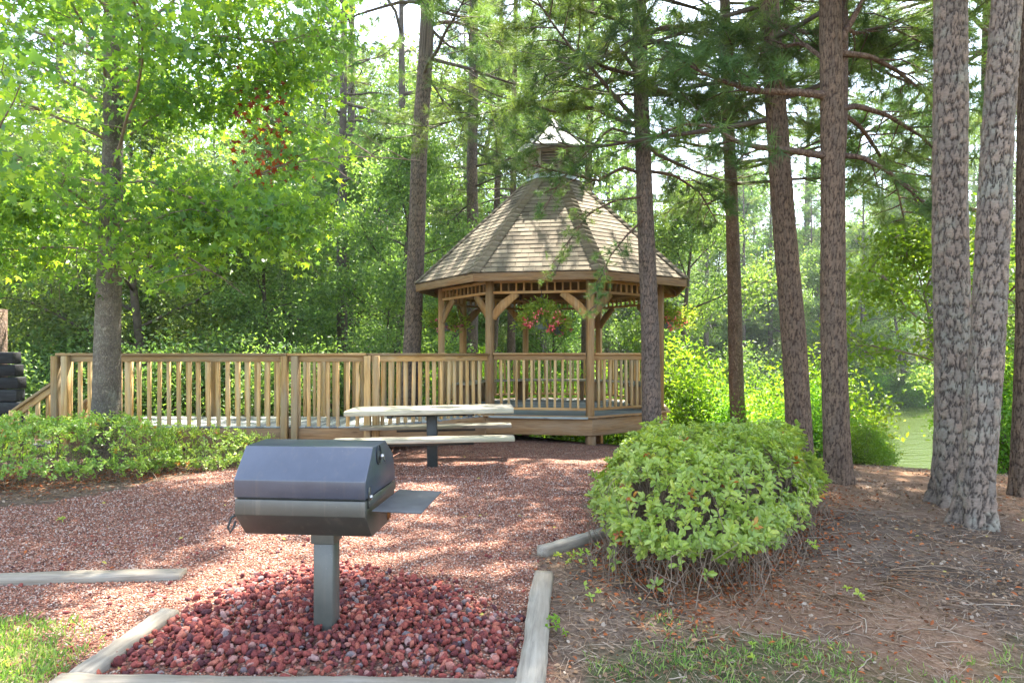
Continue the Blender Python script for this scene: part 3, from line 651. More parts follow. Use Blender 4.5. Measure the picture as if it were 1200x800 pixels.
# ================================================================== PICNIC TABLE
tb = G(507, 546); tt = root('picnic_table', tb, 'weathered grey plank picnic table with two attached benches on a single dark steel post', 'picnic table', rz=rad(2.5))
tt.rotation_euler = (0, rad(-.9), rad(2.5))
def planks(xa, xb, ys, w, z, th, mat=M['grey']):
    a = Acc()
    for yy in ys: a.box(((xa+xb)/2+R.uniform(-.004, .004), yy, z), ((xb-xa)/2, w/2-.0025, th/2), None, .006)
    return a
obj('tabletop', planks(-1.05, 1.05, [-.3, -.15, 0, .15, .3], .15, .73, .062), M['grey'], tt)
for s, xa, xb in ((-1, -1.12, 1.03), (1, -1.04, 1.06)):
    obj('seat', planks(xa, xb, [s*.70-.07, s*.70+.07], .14, .435, .05), M['grey'], tt)
a = Acc(); a.box((0, 0, .33), (.065, .065, .36)); obj('pedestal', a, M['steel'], tt)
a = Acc(); a.box((0, 0, .672), (.55, .035, .025)); a.box((-.5, 0, .678), (.03, .34, .018)); a.box((.5, 0, .678), (.03, .34, .018)); obj('top_frame', a, M['steel'], tt)
for s in (-1, 1):
    a = Acc(); a.box((0, s*.70, .388), (.55, .03, .02)); a.beam((0, s*.06, .30), (0, s*.68, .385), .06, .05); obj('seat_arm', a, M['steel'], tt)

# ================================================================== GAZEBO
GC = np.array([.809, 12.826, 0.0]); T0 = -.17
def cor(i, r, z=0.0):
    a = rad(-112.5+45*i)+T0; return np.array([r*math.cos(a), r*math.sin(a), z])
gzr = root('gazebo', GC, 'octagonal wooden gazebo with tan shingle roof and small cupola beside the pines', 'gazebo')
RP = 2.22; DZ = .42
a = Acc()
n = 33
for i in range(n):     # deck boards clipped to the octagon
    yy = -2.3+4.6*(i+.5)/n; ap = 2.34*math.cos(math.pi/8); c, s = abs(yy), 0
    xr = min(ap, (ap*math.sqrt(2)-abs(yy))); 
    if xr > .1: 
        Mz = Matrix.Rotation(T0, 3, 'Z'); ctr = np.array(Mz)@np.array([0, yy, DZ-.016]); a.box(ctr, (xr, 4.6/n/2-.003, .016), Mz, .003)
obj('floor_deck', a, M['deck'], gzr)
a = Acc()
for i in range(8):
    p, q = cor(i, 2.335, .245), cor(i+1, 2.335, .245); dirv = (q-p)/np.linalg.norm(q-p); a.beam(p-dirv*.014, q+dirv*.012, .04, .275, up=(0, 0, 1), tint=R.uniform(.3, .9))
    p, q = cor(i, 2.37, DZ-.005), cor(i+1, 2.37, DZ-.005); a.beam(p-dirv*.012, q+dirv*.010, .10, .03, tint=R.uniform(.3, .9))
obj('rim_board', a, M['trim'], gzr)
for i in range(8):
    c = cor(i, 2.24); h = gz(*(GC+c)[:2]); a = Acc(); a.box((c[0], c[1], (h-.3+.12)/2), (.07, .07, (.12-h+.3)/2), Matrix.Rotation(rad(-112.5+45*i)+T0, 3, 'Z')); obj('foot', a, M['trim'], gzr)
for i in (1, 2, 3, 4, 5, 6):
    p, q = cor(i, 2.27, -.03), cor(i+1, 2.27, -.03)
    if i > 1: a = Acc(); a.beam(p, q, .03, .36, tint=.2); obj('underdeck_shade_board', a, M['ceil'], gzr)  # added dark boards at the rear, standing in for shade under the deck
for i in range(8):
    a = Acc(); Mz = Matrix.Rotation(rad(-112.5+45*i)+T0, 3, 'Z'); c = cor(i, RP+.005); a.box((c[0], c[1], (DZ+2.70)/2), (.058, .058, (2.70-DZ)/2), Mz, .006); obj('post', a, M['post'], gzr)
balm = {}
def balmesh(h, w=.021):
    out = []
    for k in range(5):
        a = Acc(); a.box((0, 0, h/2), (w, w, h/2), None, .003, R.uniform(0, 1)); out.append(a.mesh('baluster', M['rail']))
    return out
def railing(parent, p, q, zt, kind, name='railing', step=.128, bz=None, meshes=None, side=-1, mats=None, off=.035, capw=.14):
    """p,q local 3D end points at deck level; zt rail top height"""
    p = np.array(p, float); q = np.array(q, float); d = q-p; L = np.linalg.norm(d[:2]); u = d/L; nrm = np.array([u[1], -u[0], 0])*(-side)
    a = Acc()
    up0 = p+np.array([0, 0, zt-.018]); up1 = q+np.array([0, 0, zt-.018]); a.beam(up0, up1, capw, .036)
    a.beam(p+[0, 0, zt-.079], q+[0, 0, zt-.079], .036, .088)
    ro = obj(name, a, mats or M['rail'], parent)
    if kind == 'bay': a = Acc(); a.beam(p+[0, 0, .11], q+[0, 0, .11], .036, .045); obj('bottom_rail', a, mats or M['rail'], ro)
    nb = max(1, int(round(L/step))-1)
    for k in range(nb):
        t = (k+1)/(nb+1); c = p+d*t+nrm*(off if kind != 'bay' else 0); z0 = c[2]+(.132 if kind == 'bay' else bz)
        b = bpy.data.objects.new('baluster', meshes[R.integers(0, 5)]); COL.objects.link(b); b.parent = ro; b.location = (c[0], c[1], z0); b.rotation_euler = (R.normal()*.006, R.normal()*.006, math.atan2(u[1], u[0])+R.normal()*.03)
    return ro
BM1 = balmesh(.80, .02)
for i in range(7):
    p, q = cor(i, RP, DZ), cor(i+1, RP, DZ); u = (q-p)/np.linalg.norm(q-p); railing(gzr, p+u*.065, q-u*.065, 1.055, 'bay', meshes=BM1, mats=M['post'])
# frieze
for i in range(8):
    p, q = cor(i, RP), cor(i+1, RP); u = (q-p)/np.linalg.norm(q-p); a = Acc(); p2, q2 = p+u*.06, q-u*.06; z = np.array([0, 0, 1.])
    a.beam(p2+z*2.50, q2+z*2.50, .045, .045); a.beam(p2+z*2.685, q2+z*2.685, .05, .05)
    for k in range(11):
        c = p2+(q2-p2)*(k+1)/12; a.beam(c+z*2.525, c+z*2.66, .03, .03, up=tuple(u), ch=.002)
    obj('frieze', a, M['post'], gzr)
    for e, sg in ((p, 1), (q, -1)):     # curved corner braces
        t = np.linspace(0, 1, 8); cx = .06+.40*np.sin(t*math.pi/2)**1.0*t**.4; cz = 2.05+.43*t; a = Acc()
        pts = np.array([e+u*sg*x_+z*z_ for x_, z_ in zip(.055+.42*(t**1.5), cz)])
        V = []; nn = np.cross(u, z)
        for kk, pp_ in enumerate(pts):
            tg = pts[min(kk+1, 7)]-pts[max(kk-1, 0)]; tg /= np.linalg.norm(tg); w_ = np.cross(nn, tg)*(.05+.025*math.sin(t[kk]*math.pi)); V += [pp_-w_-nn*.018, pp_+w_-nn*.018, pp_+w_+nn*.018, pp_-w_+nn*.018]
        V = np.array(V); ii = np.arange(7)[:, None]*4; jj = np.arange(4)[None]; j2 = (jj+1) % 4
        gco = V[:, [2, 0, 1]]+R.uniform(-9, 9)
        a.add(V, [np.stack([ii+jj, ii+j2, ii+4+j2, ii+4+jj], -1).reshape(-1, 4), np.array([[3, 2, 1, 0], [28, 29, 30, 31]])], R.uniform(), gco); obj('brace', a, M['post'], gzr)
# roof
RE, ZE, RT, ZT = 2.73, 2.79, .50, 4.90
c8 = math.cos(math.pi/8); rf = Acc()
ro_ = None
for i in range(8):
    A, B = cor(i, RE, ZE), cor(i+1, RE, ZE); C_, D_ = cor(i+1, RT, ZT), cor(i, RT, ZT)
    mid0 = (A+B)/2; mid1 = (C_+D_)/2; sl = mid1-mid0; SL = np.linalg.norm(sl); sv = sl/SL; ux = (B-A)/np.linalg.norm(B-A); nn = np.cross(ux, sv)
    w0 = np.linalg.norm(B-A)/2; w1 = np.linalg.norm(C_-D_)/2
    wv = lambda s: w0+(w1-w0)*s/SL
    rf.add([A-nn*.012, B-nn*.012, C_-nn*.012, D_-nn*.012], np.array([[0, 1, 2, 3]]), .1)
    nc = 24; ex = SL/nc
    for c in range(nc):
        s0 = c*ex; s1 = min(SL, s0+ex*1.25); off = (c % 2)*.11+R.uniform(0, .05); x = -wv(s0)-off
        while x < wv(s0):
            wt = .215+R.uniform(-.03, .03); xa, xb = max(x, -wv(s0)), min(x+wt-.006, wv(s0)); x += wt
            if xb-xa < .02: continue
            lo = .012+R.uniform(0, .004); jd = R.uniform(-.004, .004)
            xa1, xb1 = np.clip(xa, -wv(s1), wv(s1)), np.clip(xb, -wv(s1), wv(s1))
            pt = lambda xx, s, h: mid0+ux*xx+sv*s+nn*h
            rf.add([pt(xa, s0+jd, lo), pt(xb, s0+jd, lo), pt(xb1, s1, .003), pt(xa1, s1, .003)], np.array([[0, 1, 2, 3]]), np.clip(R.normal(.45, .24), 0, 1))
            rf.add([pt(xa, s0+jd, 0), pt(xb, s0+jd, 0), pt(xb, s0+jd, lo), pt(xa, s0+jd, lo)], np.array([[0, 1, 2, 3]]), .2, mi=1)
roofo = obj('roof', rf, [M['shingle'], M['edgeshade']], gzr)
for i in range(8):
    hc = Acc()
    A, B = cor(i, RE+.01, ZE+.015), cor(i, RT, ZT+.015); d = B-A; L = np.linalg.norm(d); d /= L
    for sg in (1, -1):
        O = cor(i+sg, RE, ZE)-cor(i, RE, ZE); O -= d*(O@d); O /= np.linalg.norm(O); n_ = np.cross(d, O); n_ = n_ if n_[2] > 0 else -n_
        for k in range(21):
            s0, s1 = L*k/21, min(L, L*(k+1.25)/21); t = np.clip((hct := .5+.2*math.sin(k*7.1+i*3)), 0, 1); w_ = .135
            p0, p1 = A+d*s0+n_*.016, A+d*s1+n_*.004
            hc.add([p0, p0+O*w_, p0+O*w_-n_*.016, p0-n_*.016, p1, p1+O*w_], np.array([[0, 1, 5, 4], [3, 2, 1, 0]]), t)
    obj('hip_cap', hc, M['shingle'], roofo)
a = Acc()
for i in range(8):
    p, q = cor(i, RE-.03, ZE-.075), cor(i+1, RE-.03, ZE-.075); a.beam(p, q, .03, .135, tint=R.uniform(.2, .7))
obj('fascia', a, M['trim'], gzr)
a = Acc()
for i in range(8):
    a.beam(cor(i, RE-.06, ZE-.10), cor(i, .3, ZT+.02), .045, .12); m = (cor(i, RE-.1, ZE-.1)+cor(i+1, RE-.1, ZE-.1))/2; e = (cor(i, .4, ZT-.1)+cor(i+1, .4, ZT-.1))/2; a.beam(m, e, .04, .1)
    A, B = cor(i, RE-.05, ZE-.035), cor(i+1, RE-.05, ZE-.035); C_, D_ = cor(i+1, RT, ZT-.06), cor(i, RT, ZT-.06); a.add([A, B, C_, D_], np.array([[3, 2, 1, 0]]), .4)
obj('rafters', a, M['ceil'], gzr)
# cupola
def octa(r0, z0, r1, z1, acc, tint=.5, sides=range(8)):
    for i in sides: acc.add([cor(i, r0, z0), cor(i+1, r0, z0), cor(i+1, r1, z1), cor(i, r1, z1)], np.array([[0, 1, 2, 3]]), tint)
a = Acc(); octa(.47, 4.98, .47, 5.46, a)
for i in range(8):
    c = cor(i, .49); a.box((c[0], c[1], 5.20), (.03, .03, .27), Matrix.Rotation(rad(-112.5+45*i)+T0, 3, 'Z')); a.beam(cor(i, .485, 5.02), cor(i+1, .485, 5.02), .04, .07); a.beam(cor(i, .485, 5.42), cor(i+1, .485, 5.42), .04, .07)
cup = obj('cupola', a, M['cupwall'], gzr)
for i in range(8):
    a = Acc(); p, q = cor(i, .485), cor(i+1, .485); u = (q-p)/np.linalg.norm(q-p)
    for k in range(6): a.beam(p+u*.04+[0, 0, 5.09+.053*k], q-u*.04+[0, 0, 5.09+.053*k], .035, .012, up=tuple(np.array([0, 0, 1.])+np.cross(u, [0, 0, 1])*.7))
    obj('louver', a, M['louver'], cup)
a = Acc(); octa(.60, 4.855, .505, 4.95, a); octa(.505, 4.95, .50, 5.0, a); octa(.62, 4.84, .60, 4.856, a); obj('flashing', a, M['flash'], cup)
a = Acc(); octa(.755, 5.455, .05, 6.10, a); octa(.755, 5.425, .755, 5.455, a); a.add([cor(i, .755, 5.425) for i in range(8)], np.arange(8)[::-1][None]); octa(.05, 6.10, .0, 6.13, a)
cr_ = obj('cupola_roof', a, M['cupmetal'], cup)
a = Acc(); 
for i in range(8): a.beam(cor(i, .765, 5.462), cor(i, .05, 6.115), .036, .024, tint=.5)
obj('roof_seam', a, M['seam'], cup)
a = Acc(); a.tube([(0, 0, 6.09), (0, 0, 6.13), (0, 0, 6.17)], [.075, .05, .012], 10); obj('finial_cap', a, M['cupmetal'], cup)
# benches inside
for i, lab in ((2, 'built-in plank bench along the right side of the gazebo floor'), (3, 'built-in plank bench at the right rear of the gazebo floor'), (4, 'built-in plank bench along the rear railing of the gazebo'), (5, 'built-in plank bench at the left rear of the gazebo floor'), (6, 'built-in plank bench beside the gazebo entrance on the left')):
    p, q = cor(i, 2.10), cor(i+1, 2.10); m = (p+q)/2; inw = -m/np.linalg.norm(m); u = (q-p)/np.linalg.norm(q-p); L = np.linalg.norm(q-p)
    b = root('gazebo_bench', GC+m+np.array([0, 0, DZ]), lab, 'bench', 'benches inside the gazebo', rz=math.atan2(u[1], u[0]))
    a = Acc(); sgy = 1
    for k in range(3): a.box((0, .10+.125*k+.03, .45), (L/2-.05-.05*k, .058, .02), None)
    obj('seat', a, M['grey'], b)
    for s in (-1, 1): a = Acc(); a.box((s*(L/2-.32), .21, .215), (.035, .15, .212), None); a.box((s*(L/2-.32)+.001, .40, .40), (.04, .02, .05)); obj('leg', a, M['trim'], b)

# ================================================================== WALKWAY
WF, WB, XL, XR = 9.2, 10.62, -6.5, -2.085
wr = root('wooden_walkway', (XR, WF, 0), 'long raised wooden ramp walkway with slatted railings leading left from the gazebo', 'walkway')
o_ = np.array([XR, WF, 0]); FLp = GC+cor(0, RP); Lp = GC+cor(7, RP); RBk = np.array([-2.95, WB, 0])
a = Acc(); nb = 38
xs = np.linspace(XL, XR+.05, nb+1)
for k in range(nb): a.box(((xs[k]+xs[k+1])/2-XR, (WB-WF)/2, DZ-.018), ((xs[1]-xs[0])/2-.003, (WB-WF)/2+.02, .016), None, .003)
# wedge to the gazebo opening
Fq = FLp+np.array([-.03, -.06, 0]); Bq = Lp+np.array([-.06, .02, 0])
A0 = np.array([XR+.055, WF-.01, 0]); B0 = np.array([XR+.055, WB+.02, 0]); m_ = 15
poly = [A0, Fq+(FLp-GC)*-.03, Bq, B0]
for k in range(m_):
    t0, t1 = k/m_, (k+1)/m_-.006; zz = np.array([0, 0, DZ-.006]); e0 = lambda t: A0+(Fq-A0)*t; e1 = lambda t: B0+(Bq-B0)*t
    q = [e0(t0), e0(t1), e1(t1), e1(t0)]; V = np.array([v+zz-o_ for v in q]+[v+zz-[0, 0, .03]-o_ for v in q])
    a.add(V, np.array([[0, 1, 2, 3], [7, 6, 5, 4], [0, 4, 5, 1], [1, 5, 6, 2], [2, 6, 7, 3], [3, 7, 4, 0]]), R.uniform(), V[:, [1, 0, 2]]+R.uniform(-9, 9))
obj('deck', a, M['deck'], wr)
z = np.array([0, 0, 1.])
a = Acc()
for s, e in ((np.array([XL, WF, 0]), np.array([-4.3, WF, 0])), (np.array([-4.29, WF, 0]), np.array([XR, WF, 0])), (np.array([XR, WF, 0]), Fq), (np.array([XL, WB, 0]), np.array([XR-.8, WB, 0])), (np.array([XR-.8, WB, 0]), Bq), (np.array([XL+.02, WF+.03, 0]), np.array([XL+.02, WB-.03, 0]))):
    a.beam(s-o_+z*.25, e-o_+z*.25, .04, .30)
obj('side_board', a, M['trim'], wr)
a = Acc()
for x in (-6.3, -5.2, -4.2, -3.2, -2.2):
    for yy in (WF+.1, WB-.1): a.box((x-XR, yy-WF, -.05), (.05, .05, .20))
for t in (.5, .95):
    for e in (A0+(Fq-A0)*t, B0+(Bq-B0)*t): a.box((e[0]-XR, e[1]-WF+.05, -.05), (.05, .05, .20))
obj('footing', a, M['trim'], wr)
BM2 = balmesh(1.115, .022); BM3 = balmesh(.6, .022); BM4 = balmesh(.96, .022)
H_ = 1.465-DZ; dzp = np.array([0, 0, DZ])
railing(wr, np.array([XL, WF-.03, 0])-o_+dzp, np.array([-3.22, WF-.03, 0])-o_+dzp, H_, 'ramp', step=.141, bz=-.19, meshes=BM2, side=1)
railing(wr, np.array([-3.20, WF-.03, 0])-o_+dzp, np.array([XR, WF-.03, 0])-o_+dzp, H_, 'ramp', step=.141, bz=-.19, meshes=BM2, side=1)
railing(wr, np.array([XR+.01, WF-.02, 0])-o_+dzp, FLp+np.array([-.05, -.05, 0])-o_+dzp, H_, 'ramp', step=.141, bz=-.19, meshes=BM2, side=1)
railing(wr, np.array([XL, WB+.03, 0])-o_+dzp, RBk+[0, .03, 0]-o_+dzp, H_, 'ramp', step=.16, bz=-.05, meshes=BM4, side=-1)
railing(wr, RBk+[.02, .03, 0]-o_+dzp, Lp+np.array([-.05, 0, 0])-o_+dzp, H_, 'ramp', step=.16, bz=-.05, meshes=BM4, side=-1)
def rpost(x, y, w=.045, z0=.05): a = Acc(); a.box((x-XR, y-WF, (z0+1.425)/2), (w, w, (1.425-z0)/2), None, .005); obj('rail_post', a, M['rail'], wr)
for px in (66, 78, 334, 346, 431, 441): rpost((px-600)/F*(WF-.06), WF-.075)
for px in (137, 150, 250, 380, 393): rpost((px-600)/F*(WB+.05), WB+.08, .048)
# end stairs
for yy, nm in ((WF-.03, 0), (WB+.03, 1)):
    railing(wr, np.array([XL-.62, yy, .0])-o_, np.array([XL-.02, yy, .42])-o_, .66, 'ramp', 'stair_railing', .14, .02, BM3, 1)
    a = Acc(); a.box((XL-.62-XR, yy-WF-.02, .32), (.045, .045, .33)); obj('newel_post', a, M['rail'], wr)
for k in range(2):
    zt = DZ-.14*(k+1); a = Acc(); a.box((XL-.14-.28*k-XR, (WB-WF)/2, zt-.02), (.145, (WB-WF)/2-.05, .018)); a.box((XL-.012-.28*k-XR, (WB-WF)/2, zt/2-.03), (.012, (WB-WF)/2-.06, zt/2-.012)); obj('stair_tread', a, M['deck'], wr)

# ================================================================== BLACK TIMBER WALL + POST
bw = root('timber_wall', (-8.32, 9.6, 0), 'black stained timber retaining wall at the far left end of the walkway', 'retaining wall')
for k in range(8):
    a = Acc(); xr = .93+.03*(7-k)*.5+R.uniform(-.03, .03); a.box((xr-1.5, 0, .093+.186*k), (1.5, .09, .088), None, .012); obj('timber', a, M['black'], bw)
for k in range(8):
    if 0: a = Acc(); a.box((.80, .55, .093+.186*k), (.09, .45, .086), None, .012); obj('end_timber', a, M['black'], bw)
a = Acc(); a.tube([(0, 0, -.2), (0, 0, 1.0), (.01, 0, 2.15)], [.11, .10, .095], 12, .3); o = obj('wooden_pole', a, M['bark_pine2'], loc=(-7.97, 9.95, 0)); tag(o, 'brown wooden pole standing behind the black timber wall', 'pole')

# ================================================================== HANGING BASKETS
def basket(c, r, label, nfl=60, lv=900):
    t = root('hanging_basket', c, label, 'flower basket', 'flower baskets hanging under the gazebo eaves')
    a = Acc(); zz = np.array([0, 0, .02, .17, .19, .19, .17]); rr = np.array([.01, .095, .105, .14, .15, .14, .13]); k = 18; an = np.arange(k)*2*math.pi/k
    V = np.stack([rr[:, None]*np.cos(an), rr[:, None]*np.sin(an), zz[:, None]+0*an], -1).reshape(-1, 3); ii = np.arange(6)[:, None]*k; jj = np.arange(k)[None]; j2 = (jj+1) % k
    a.add(V, np.stack([ii+jj, ii+j2, ii+k+j2, ii+k+jj], -1).reshape(-1, 4)); obj('pot', a, M['pot'], t, smooth=True)
    top = 2.50-c[2]; a = Acc()
    for q in range(3): e = rad(120*q+20); a.tube([(.14*math.cos(e), .14*math.sin(e), .19), (0, 0, top-.05)], .004, 4)
    a.tube([(0, 0, top-.06), (0, 0, top+.02)], .006, 5); obj('hanger', a, M['steel'], t)
    cp = R.normal(size=(40, 3))*np.array([r*.42, r*.42, .08])+[0, 0, .27]; n = lv; p = cp[R.integers(0, 40, n)]+R.normal(size=(n, 3))*.055
    out = p*np.array([1, 1, .4]); p[:, 2] -= .3*np.clip(np.hypot(p[:, 0], p[:, 1])-.15, 0, 1)
    a = Acc(); a.scatter(*OV, p, rdir(n)+out*3, rdir(n, 1), R.uniform(.05, .085, n), R.uniform(0, 1, n)); obj('foliage', a, M['hang'], t)
    d = rdir(nfl, -.1); p = d*np.array([r*.92, r*.92, .17])+[0, 0, .24]; p[:, 2] -= .08; a = Acc()
    q = np.repeat(p, 7, 0)+R.normal(size=(nfl*7, 3))*.022; a.scatter(*T_oval(.9, .1), q, rdir(len(q)), rdir(len(q)), R.uniform(.026, .042, len(q)), R.uniform(0, 1, len(q))); tag(obj('flowers', a, M['pink'], t), kind='stuff')
bm = lambda i, r: GC+(cor(i, r)+cor(i+1, r))/2
zb = lambda py, d: EYE-(py-HOR)/F*d
c = bm(0, 2.42); basket((c[0]+.06, c[1], zb(386, c[1])), .36, 'hanging basket with pink flowers in the front bay of the gazebo', 46, 1700)
c = bm(4, 1.9); basket((c[0]-.06, c[1]-.4, zb(392, c[1])), .30, 'shaded hanging basket with few flowers at the rear of the gazebo', 22, 800)
c = bm(6, 2.4); basket((c[0], c[1], zb(388, c[1])), .34, 'hanging basket with pink flowers in the left bay of the gazebo', 34, 1400)
c = bm(2, 2.3); basket((c[0]+.12, c[1], zb(385, c[1])), .38, 'hanging basket with pink flowers on the right bay behind the pine', 40, 1500)
# ================================================================== HEDGES
def hedge(name, poly, H0, lsize, nspr, label, per=8, stems=500, low=.25, side=1.0, fr=.5):
    x0, x1 = min(p[0] for p in poly), max(p[0] for p in poly); y0, y1 = min(p[1] for p in poly), max(p[1] for p in poly)
    n = nspr*6; x = R.uniform(x0-.1, x1+.1, n); y = R.uniform(y0-.1, y1+.1, n); d = sgn(x, y, poly); k = (d > -.07+R.normal(size=n)*.05+(fbm(x*5, y*5, 41)-.5)*.15) & (fbm(x*8, y*8, 51) > .33); x, y, d = x[k], y[k], d[k]
    t = np.clip(d/fr, 0, 1); top = low+(H0-low)*np.clip(1-(1-t)**3, 0, 1)**.6+(fbm(x*1.9, y*1.9, 5)-.5)*.26+(fbm(x*6, y*6, 15)-.5)*.20
    w = 1/np.clip(np.sqrt(t+.02), .15, 1); w /= w.sum(); s = R.choice(len(x), min(nspr, len(x)), replace=False, p=w); x, y, top, t = x[s], y[s], top[s], t[s]
    dep = np.abs(R.normal(size=len(x)))*.08-np.where(R.uniform(0, 1, len(x)) < .07, R.uniform(.03, .11, len(x)), 0); z = top-dep-(1-t)*np.abs(R.normal(size=len(x)))*.08
    g0 = gh(x, y); pos = np.stack([x, y, g0+np.maximum(z, low*np.where(R.uniform(0, 1, len(x)) < .22, R.uniform(.1, .6, len(x)), R.uniform(.6, 1.05, len(x))))], -1); cx, cy = np.mean(poly, 0)
    a = Acc(); m = len(pos)
    out = np.stack([x-cx, y-cy, 0*x], -1); out /= np.linalg.norm(out, axis=1)[:, None]+1e-6
    axs = out*(1-t)[:, None]*1.0*side+np.array([0, 0, .8])+R.normal(size=(m, 3))*.25; axs /= np.linalg.norm(axs, axis=1)[:, None]
    N = m*per; c = np.repeat(pos, per, 0); av = np.repeat(axs, per, 0); rd = rdir(N); rd -= av*(rd*av).sum(1)[:, None]; rd /= np.linalg.norm(rd, axis=1)[:, None]
    lv = R.uniform(.05, .9, N)[:, None]; dirs = rd+av*lv; p = c+av*R.uniform(-.03, .012, N)[:, None]*1.4+rd*.004
    tint = np.clip(np.repeat(R.normal(.42, .17, m), per)+R.normal(size=N)*.09, 0, .84); rr = R.uniform(0, 1, N); tint = np.where(rr < .035, R.uniform(.9, .95, N), tint); tint = np.where(np.repeat(R.uniform(0, 1, m) < .010, per), R.uniform(.96, 1, N), tint)
    a.scatter(*OV, p, dirs, av+R.normal(size=(N, 3))*.25, lsize*R.uniform(.6, 1.15, N), tint)
    r = root(name, (cx, cy, gz(cx, cy)), label, 'hedge'); a.V = [v-np.array([cx, cy, gz(cx, cy)]) for v in a.V]
    obj('foliage', a, M['hedge'], r)
    b = Acc(); ks = R.choice(m, min(stems, m), replace=False)
    for q in ks:
        e = pos[q]; b0 = np.array([cx+(e[0]-cx)*(fq := R.uniform(.5, 1.12))+R.normal()*.06, cy+(e[1]-cy)*fq+R.normal()*.06, 0]); b0[2] = gz(b0[0], b0[1])+R.choice([-.02, -.02, .05, .15])
        mm = (b0+e)/2+np.r_[R.normal(size=2)*.09, R.normal()*.04]; o = (e-b0)*[1, 1, 0]; mm = mm-o*.08+[0, 0, .05]
        b.tube([b0, b0*.6+mm*.4+R.normal(size=3)*.015, mm, mm*.5+e*.5+R.normal(size=3)*.02, e], np.array([.0042, .0036, .003, .0023, .0014])*R.uniform(.4, 1.0), 4, R.uniform(0, 1), cap=False)
    b.V = [v-np.array([cx, cy, gz(cx, cy)]) for v in b.V]; obj('stems', b, M['stem'], r)
    return r
hedge('azalea_hedge', HEDGE_R, .74, .054, 3700, 'large clipped azalea hedge with bare twiggy base right of the gravel', 8, 3200, .38, fr=.28)
hedge('azalea_hedge', HEDGE_L, .73, .044, 4300, 'long low azalea hedge with brown bare stems at the left edge of the gravel', 8, 1300, .26)
hedge('azalea_hedge', HEDGE_L2, .52, .042, 1100, 'smaller dark green azalea mound between the left hedge and the walkway', 7, 300, .15)
# small sprigs by the timber
def sprig(px, py, h, n, lab, mat='hedge', s=.035):
    c = G(px, py); a = Acc(); b = Acc(); pp = []
    for i in range(n):
        e = np.array([R.normal()*.05, R.normal()*.05, h*R.uniform(.4, 1)]); b.tube([(0, 0, -.01), e*.5, e], .0018, 3, .5, 1, False); pp.append(e)
    pp = np.repeat(np.array(pp), 6, 0); N = len(pp); b.scatter(*OV, pp, rdir(N)+[0, 0, .3], rdir(N, 1.5), s*R.uniform(.7, 1.1, N), R.uniform(.5, .85, N)); b_ = b
    r = obj('sapling', b_, [M[mat], M['stem']], loc=(c[0], c[1], gz(c[0], c[1]))); tag(r, lab, 'seedling', 'azalea seedlings around the right hedge')
sprig(655, 740, .07, 7, 'bright yellow green seedling touching the end of the right timber', 'bright', .03)
sprig(660, 668, .12, 6, 'green seedling at the gap between the two right timbers')
sprig(688, 672, .16, 6, 'azalea seedling at the left foot of the right hedge')
sprig(875, 766, .05, 2, 'single leafy seedling in the soil in front of the right hedge')
sprig(1000, 706, .07, 3, 'small seedling with yellow leaves in the litter right of the hedge')
sprig(955, 650, .10, 4, 'seedling beside the right end of the azalea hedge')
sprig(690, 705, .08, 3, 'tiny seedling just above the bright yellow green one')
sprig(70, 612, .05, 3, 'seedling in the gravel below the left hedge')

# ================================================================== HERO PINES
def tilt(o, lean, rz): o.rotation_mode = 'QUATERNION'; v = Vector((lean[0], lean[1], 1)).normalized(); o.rotation_quaternion = Vector((0, 0, 1)).rotation_difference(v) @ Matrix.Rotation(rz, 3, 'Z').to_quaternion()
CR = {}
def crown_proto(key, **k):
    a, b = pine_crown(**k); CR[key] = (a.mesh('limbs', M['bark_far']), b.mesh('crown', M['needle']))
crown_proto('low', H=20, zb=4.6, cr=3.5, nl=56, tw=12, nt_=7, tuft=.23, r0=.04, avoid=(55, 165))
crown_proto('thin', H=19, zb=6.5, cr=2.0, nl=34, tw=9, nt_=6, tuft=.22, r0=.035)
crown_proto('low2', H=19, zb=5.2, cr=3.3, nl=50, tw=12, nt_=7, tuft=.23, r0=.04, avoid=(85, 200))
crown_proto('high', H=20, zb=7.2, cr=3.3, nl=44, tw=11, nt_=7, tuft=.24, r0=.045)
def hero_pine(px, d, pxt, wb, wt, label, bark='bark_pine', crown='high', spin=0, H=20.5, zs=1.0, k=20, flare=.35):
    q_ = 1/math.sqrt(1+((px-600)/F)**2); wb *= q_; wt *= q_
    x = (px-600)/F*d; y = d; z = gz(x, y); lean = ((pxt-px)/F*d/(EYE+HOR/F*d-z), R.normal()*.005)
    r = root('pine_tree', (x, y, z), label, 'pine tree')
    if bark.startswith('plate'):
        kk, pw, ph, dp = {'plate_big': (128, .066, .12, .021), 'plate_red': (96, .040, .15, .011), 'plate_grey': (80, .048, .12, .011)}[bark]
        a = plated_trunk(wb/2/F*d, wt/2/F*d, H, lean, pw, ph, dp, kk, flare, seed=px*.13)
    else: a = trunk_mesh(wb/2/F*d, wt/2/F*d, H, lean, k, flare, seed=px*.13)
    obj('trunk', a, M[bark], r, smooth=True)
    lo = obj('limbs', CR[crown][0], None, r); co = obj('crown', CR[crown][1], None, r)
    for o in (lo, co): tilt(o, lean, spin); o.scale = (zs, zs, 1)
    return r, np.array([x, y, z]), lean
pines = {}
def hp(key, *a, **k): pines[key] = hero_pine(*a, **k)
hp('B', 478, 13.2, 501, 22, 18, 'tall straight grey pine trunk behind the walkway left of the gazebo roof', spin=1, bark='plate_grey')
hp('C', 553, 17.5, 555, 14, 13, 'grey pine trunk seen through the left bay of the gazebo', spin=2, crown='thin')
hp('D', 577, 22, 588, 9, 8, 'slim dark pine rising behind the gazebo between the grey trunk and the cupola', bark='bark_pine2', spin=3, crown='thin')
hp('D2', 598, 20, 604, 11, 8, 'thin dark pine directly behind the left side of the cupola', bark='bark_pine2', spin=4, crown='thin')
